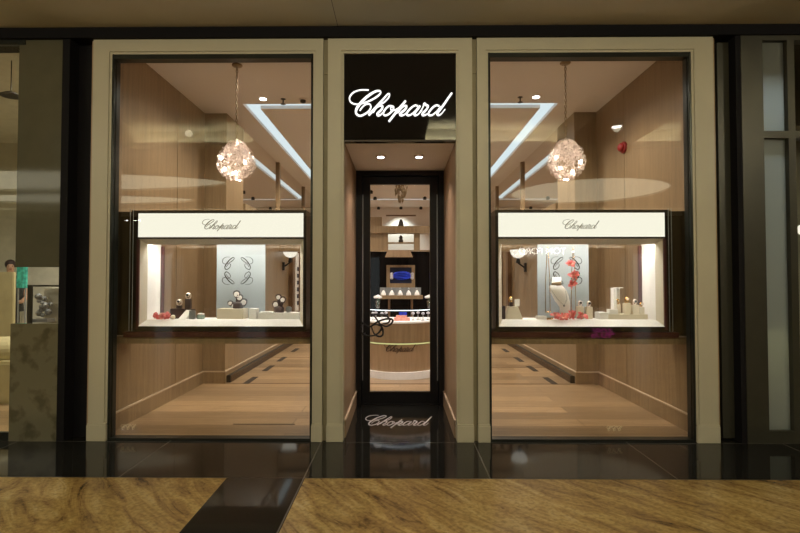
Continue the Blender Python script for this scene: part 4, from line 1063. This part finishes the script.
# ------------------------------------------------------------------ far side of the mall, mirrored in the shop glass
def text_obj(txt, size, mat, parent):
    cu = bpy.data.curves.new('t', 'FONT'); cu.body = txt; cu.size = size; cu.extrude = .02; cu.align_x = 'CENTER'
    o = bpy.data.objects.new('t', cu); COL.objects.link(o)
    dg = bpy.context.evaluated_depsgraph_get(); me = bpy.data.meshes.new_from_object(o.evaluated_get(dg))
    bpy.data.objects.remove(o); me.materials.clear(); me.materials.append(mat)
    r = bpy.data.objects.new('letters', me); COL.objects.link(r); r.parent = parent; return r
DM = 4.77+14.0
t = thing('storefront_sign', 'white capital letter sign mirrored in the right shop window glass', 'sign', (146.5*DM/500,-14.37,CH+(279-253.5)*DM/500))
r = text_obj('TOM FORD', .36, M['far_sign'], t); r.rotation_euler = (PI/2,0,PI)
DM = 9.95
t = thing('sale_sign_stand', 'magenta lit discount sign mirrored below the right vitrine', 'sign', (206*DM/500,CY-.45,0))
r = text_obj('40%', .28, M['magenta'], t); r.rotation_euler = (PI/2,0,PI); r.location = (0,.05,.36)
o = MB().box(t.location.x-.4,t.location.x+.4,CY-.5,CY-.45,0,.75,.01).build('board', M['blackmatte'], t)
# lit windows of the far storefronts
mb = MB()
for x0, x1 in ((-9.5,-8.9),(-6.2,-5.2),(-1.6,-.9),(1.4,2.2),(9,9.6)): mb.box(x0,x1,-14.39,-14.34,.2,2.5)
struct(mb, 'window_5', emis('far_shop_window', (.75,.95,1.0), .55))
for i, (px, py) in enumerate(((121,218.5),(130,219),(134,220))):
    x, y = (px-400)*16.6/500, -11.8
    single(MB().lathe([(.05,-.02),(.05,0)], (x,y,CH+60*16.6/500), 14), 'mall_spotlight', M['downlight'], ('left','middle','right')[i]+' of the three bright spots mirrored at the left edge of the left window', 'ceiling light', 'mall spots mirrored in the glass')
for i, (x, y) in enumerate(((3.47,-2.98),(-3.5,-.9),(0.0,-6.2))):
    if i == 1: continue
    t = thing('recessed_downlight', ('round mall ceiling downlight mirrored in the right window at upper right','','round mall ceiling downlight above the centre of the walkway')[i], 'ceiling light', (x,y,ZC), 'mall downlights')
    MB().lathe([(.085,-.006),(.11,-.004),(.11,0)], (x,y,ZC), 24).build('rim', M['silver'], t, True)
    MB().lathe([(.08,-.010),(.08,-.0065)], (x,y,ZC), 24).build('lens', M['downlight'], t)

# ------------------------------------------------------------------ lights
def spot(loc, energy, size=2.2, col=(1,.86,.7), blend=.8, tgt=None, rad=.06):
    l = bpy.data.lights.new('spot', 'SPOT'); l.energy = energy; l.spot_size = size; l.spot_blend = blend; l.color = col; l.shadow_soft_size = rad
    o = bpy.data.objects.new('spot_light', l); COL.objects.link(o); o.location = loc
    if tgt: o.rotation_euler = (Vector(tgt)-Vector(loc)).to_track_quat('-Z','Y').to_euler()
    return o
def area(loc, sx, sy, energy, col=(1,.9,.78), tgt=None):
    l = bpy.data.lights.new('area', 'AREA'); l.shape = 'RECTANGLE'; l.size = sx; l.size_y = sy; l.energy = energy; l.color = col
    o = bpy.data.objects.new('chandelier_area_light', l); COL.objects.link(o); o.location = loc
    if tgt: o.rotation_euler = (Vector(tgt)-Vector(loc)).to_track_quat('-Z','Y').to_euler()
    return o
warm = (1,.92,.82)
for s in (-1,1):
    for y in (1.3, 3.3, 5.2, 7.6, 9.8): spot((s*1.75,y,HC-.05), 155, 2.6, warm)
    spot((s*.21,.65,ZA-.03), 42, 1.9, (1,.85,.8))
    area((s*1.9,.98,2.7), .1, .1, 6, (1,.85,.75))  # small area light at the foot of each ball chandelier, not in the ceiling
    spot((s*1.9,.97,2.92), 0.0, 2)
for y in (3.9, 7.5, 9.8): spot((0,y,HC-.05), 85, 2.0, (1,.92,.82))
spot((0,12.0,HC-.1), 90, 1.6, (.9,1,.9), tgt=(0,12.58,2.6))
spot((-4.8,2.0,4.2), 300, 2.6, (1,.96,.82)); spot((-4.2,3.8,4.2), 220, 2.6, (1,.96,.82)); spot((-3.4,1.6,4.2), 160, 2.6, (1,.96,.82))
spot((3.62,.38,4.1), 130, 1.6, (.75,.85,1)); spot((4.2,2.0,4.1), 130, 2.4, (.95,.95,.85)); spot((3.6,.38,1.3), 5, 2.2, (1,.9,.5))  # last spot sits low, added for the yellow glow behind the frosted pane
# mall downlights, then spots added to wash the facade
for x, y in ((3.47,-2.98),(0,-6.2),(-3.5,-3.2)): spot((x,y,ZC-.03), 40, 2.7, (1,.92,.70))
for x, ty in ((-6.1,-3.6),(-1.41,-1.6),(1.41,1.6),(5.94,3.6)): spot((x,CY-.13,ZC-.02), 140, 2.3, (1,.92,.68), tgt=(ty,-.3,1.2), rad=.02)  # added frontal wash without fixtures, set where the windows do not mirror it

w = bpy.data.worlds.new('W'); S.world = w; w.use_nodes = True
w.node_tree.nodes['Background'].inputs[0].default_value = (1,.9,.65,1); w.node_tree.nodes['Background'].inputs[1].default_value = .03

# ------------------------------------------------------------------ camera
cd = bpy.data.cameras.new('camera'); cam = bpy.data.objects.new('camera', cd); COL.objects.link(cam)
cd.sensor_width = 36; cd.lens = 36*FPX/800; cd.clip_start = .05; cd.clip_end = 100
cam.location = (0,CY,CH); cam.rotation_euler = (PI/2+TH,0,math.radians(.57)); cd.shift_x = 5.0/800
S.camera = cam
S.view_settings.view_transform = 'Standard'; S.view_settings.look = 'None'; S.view_settings.gamma = 1; S.view_settings.use_curve_mapping = False
S.view_settings.exposure = 0
S.cycles.use_denoising = True
S.cycles.max_bounces = 10; S.cycles.transparent_max_bounces = 24; S.cycles.sample_clamp_indirect = 6
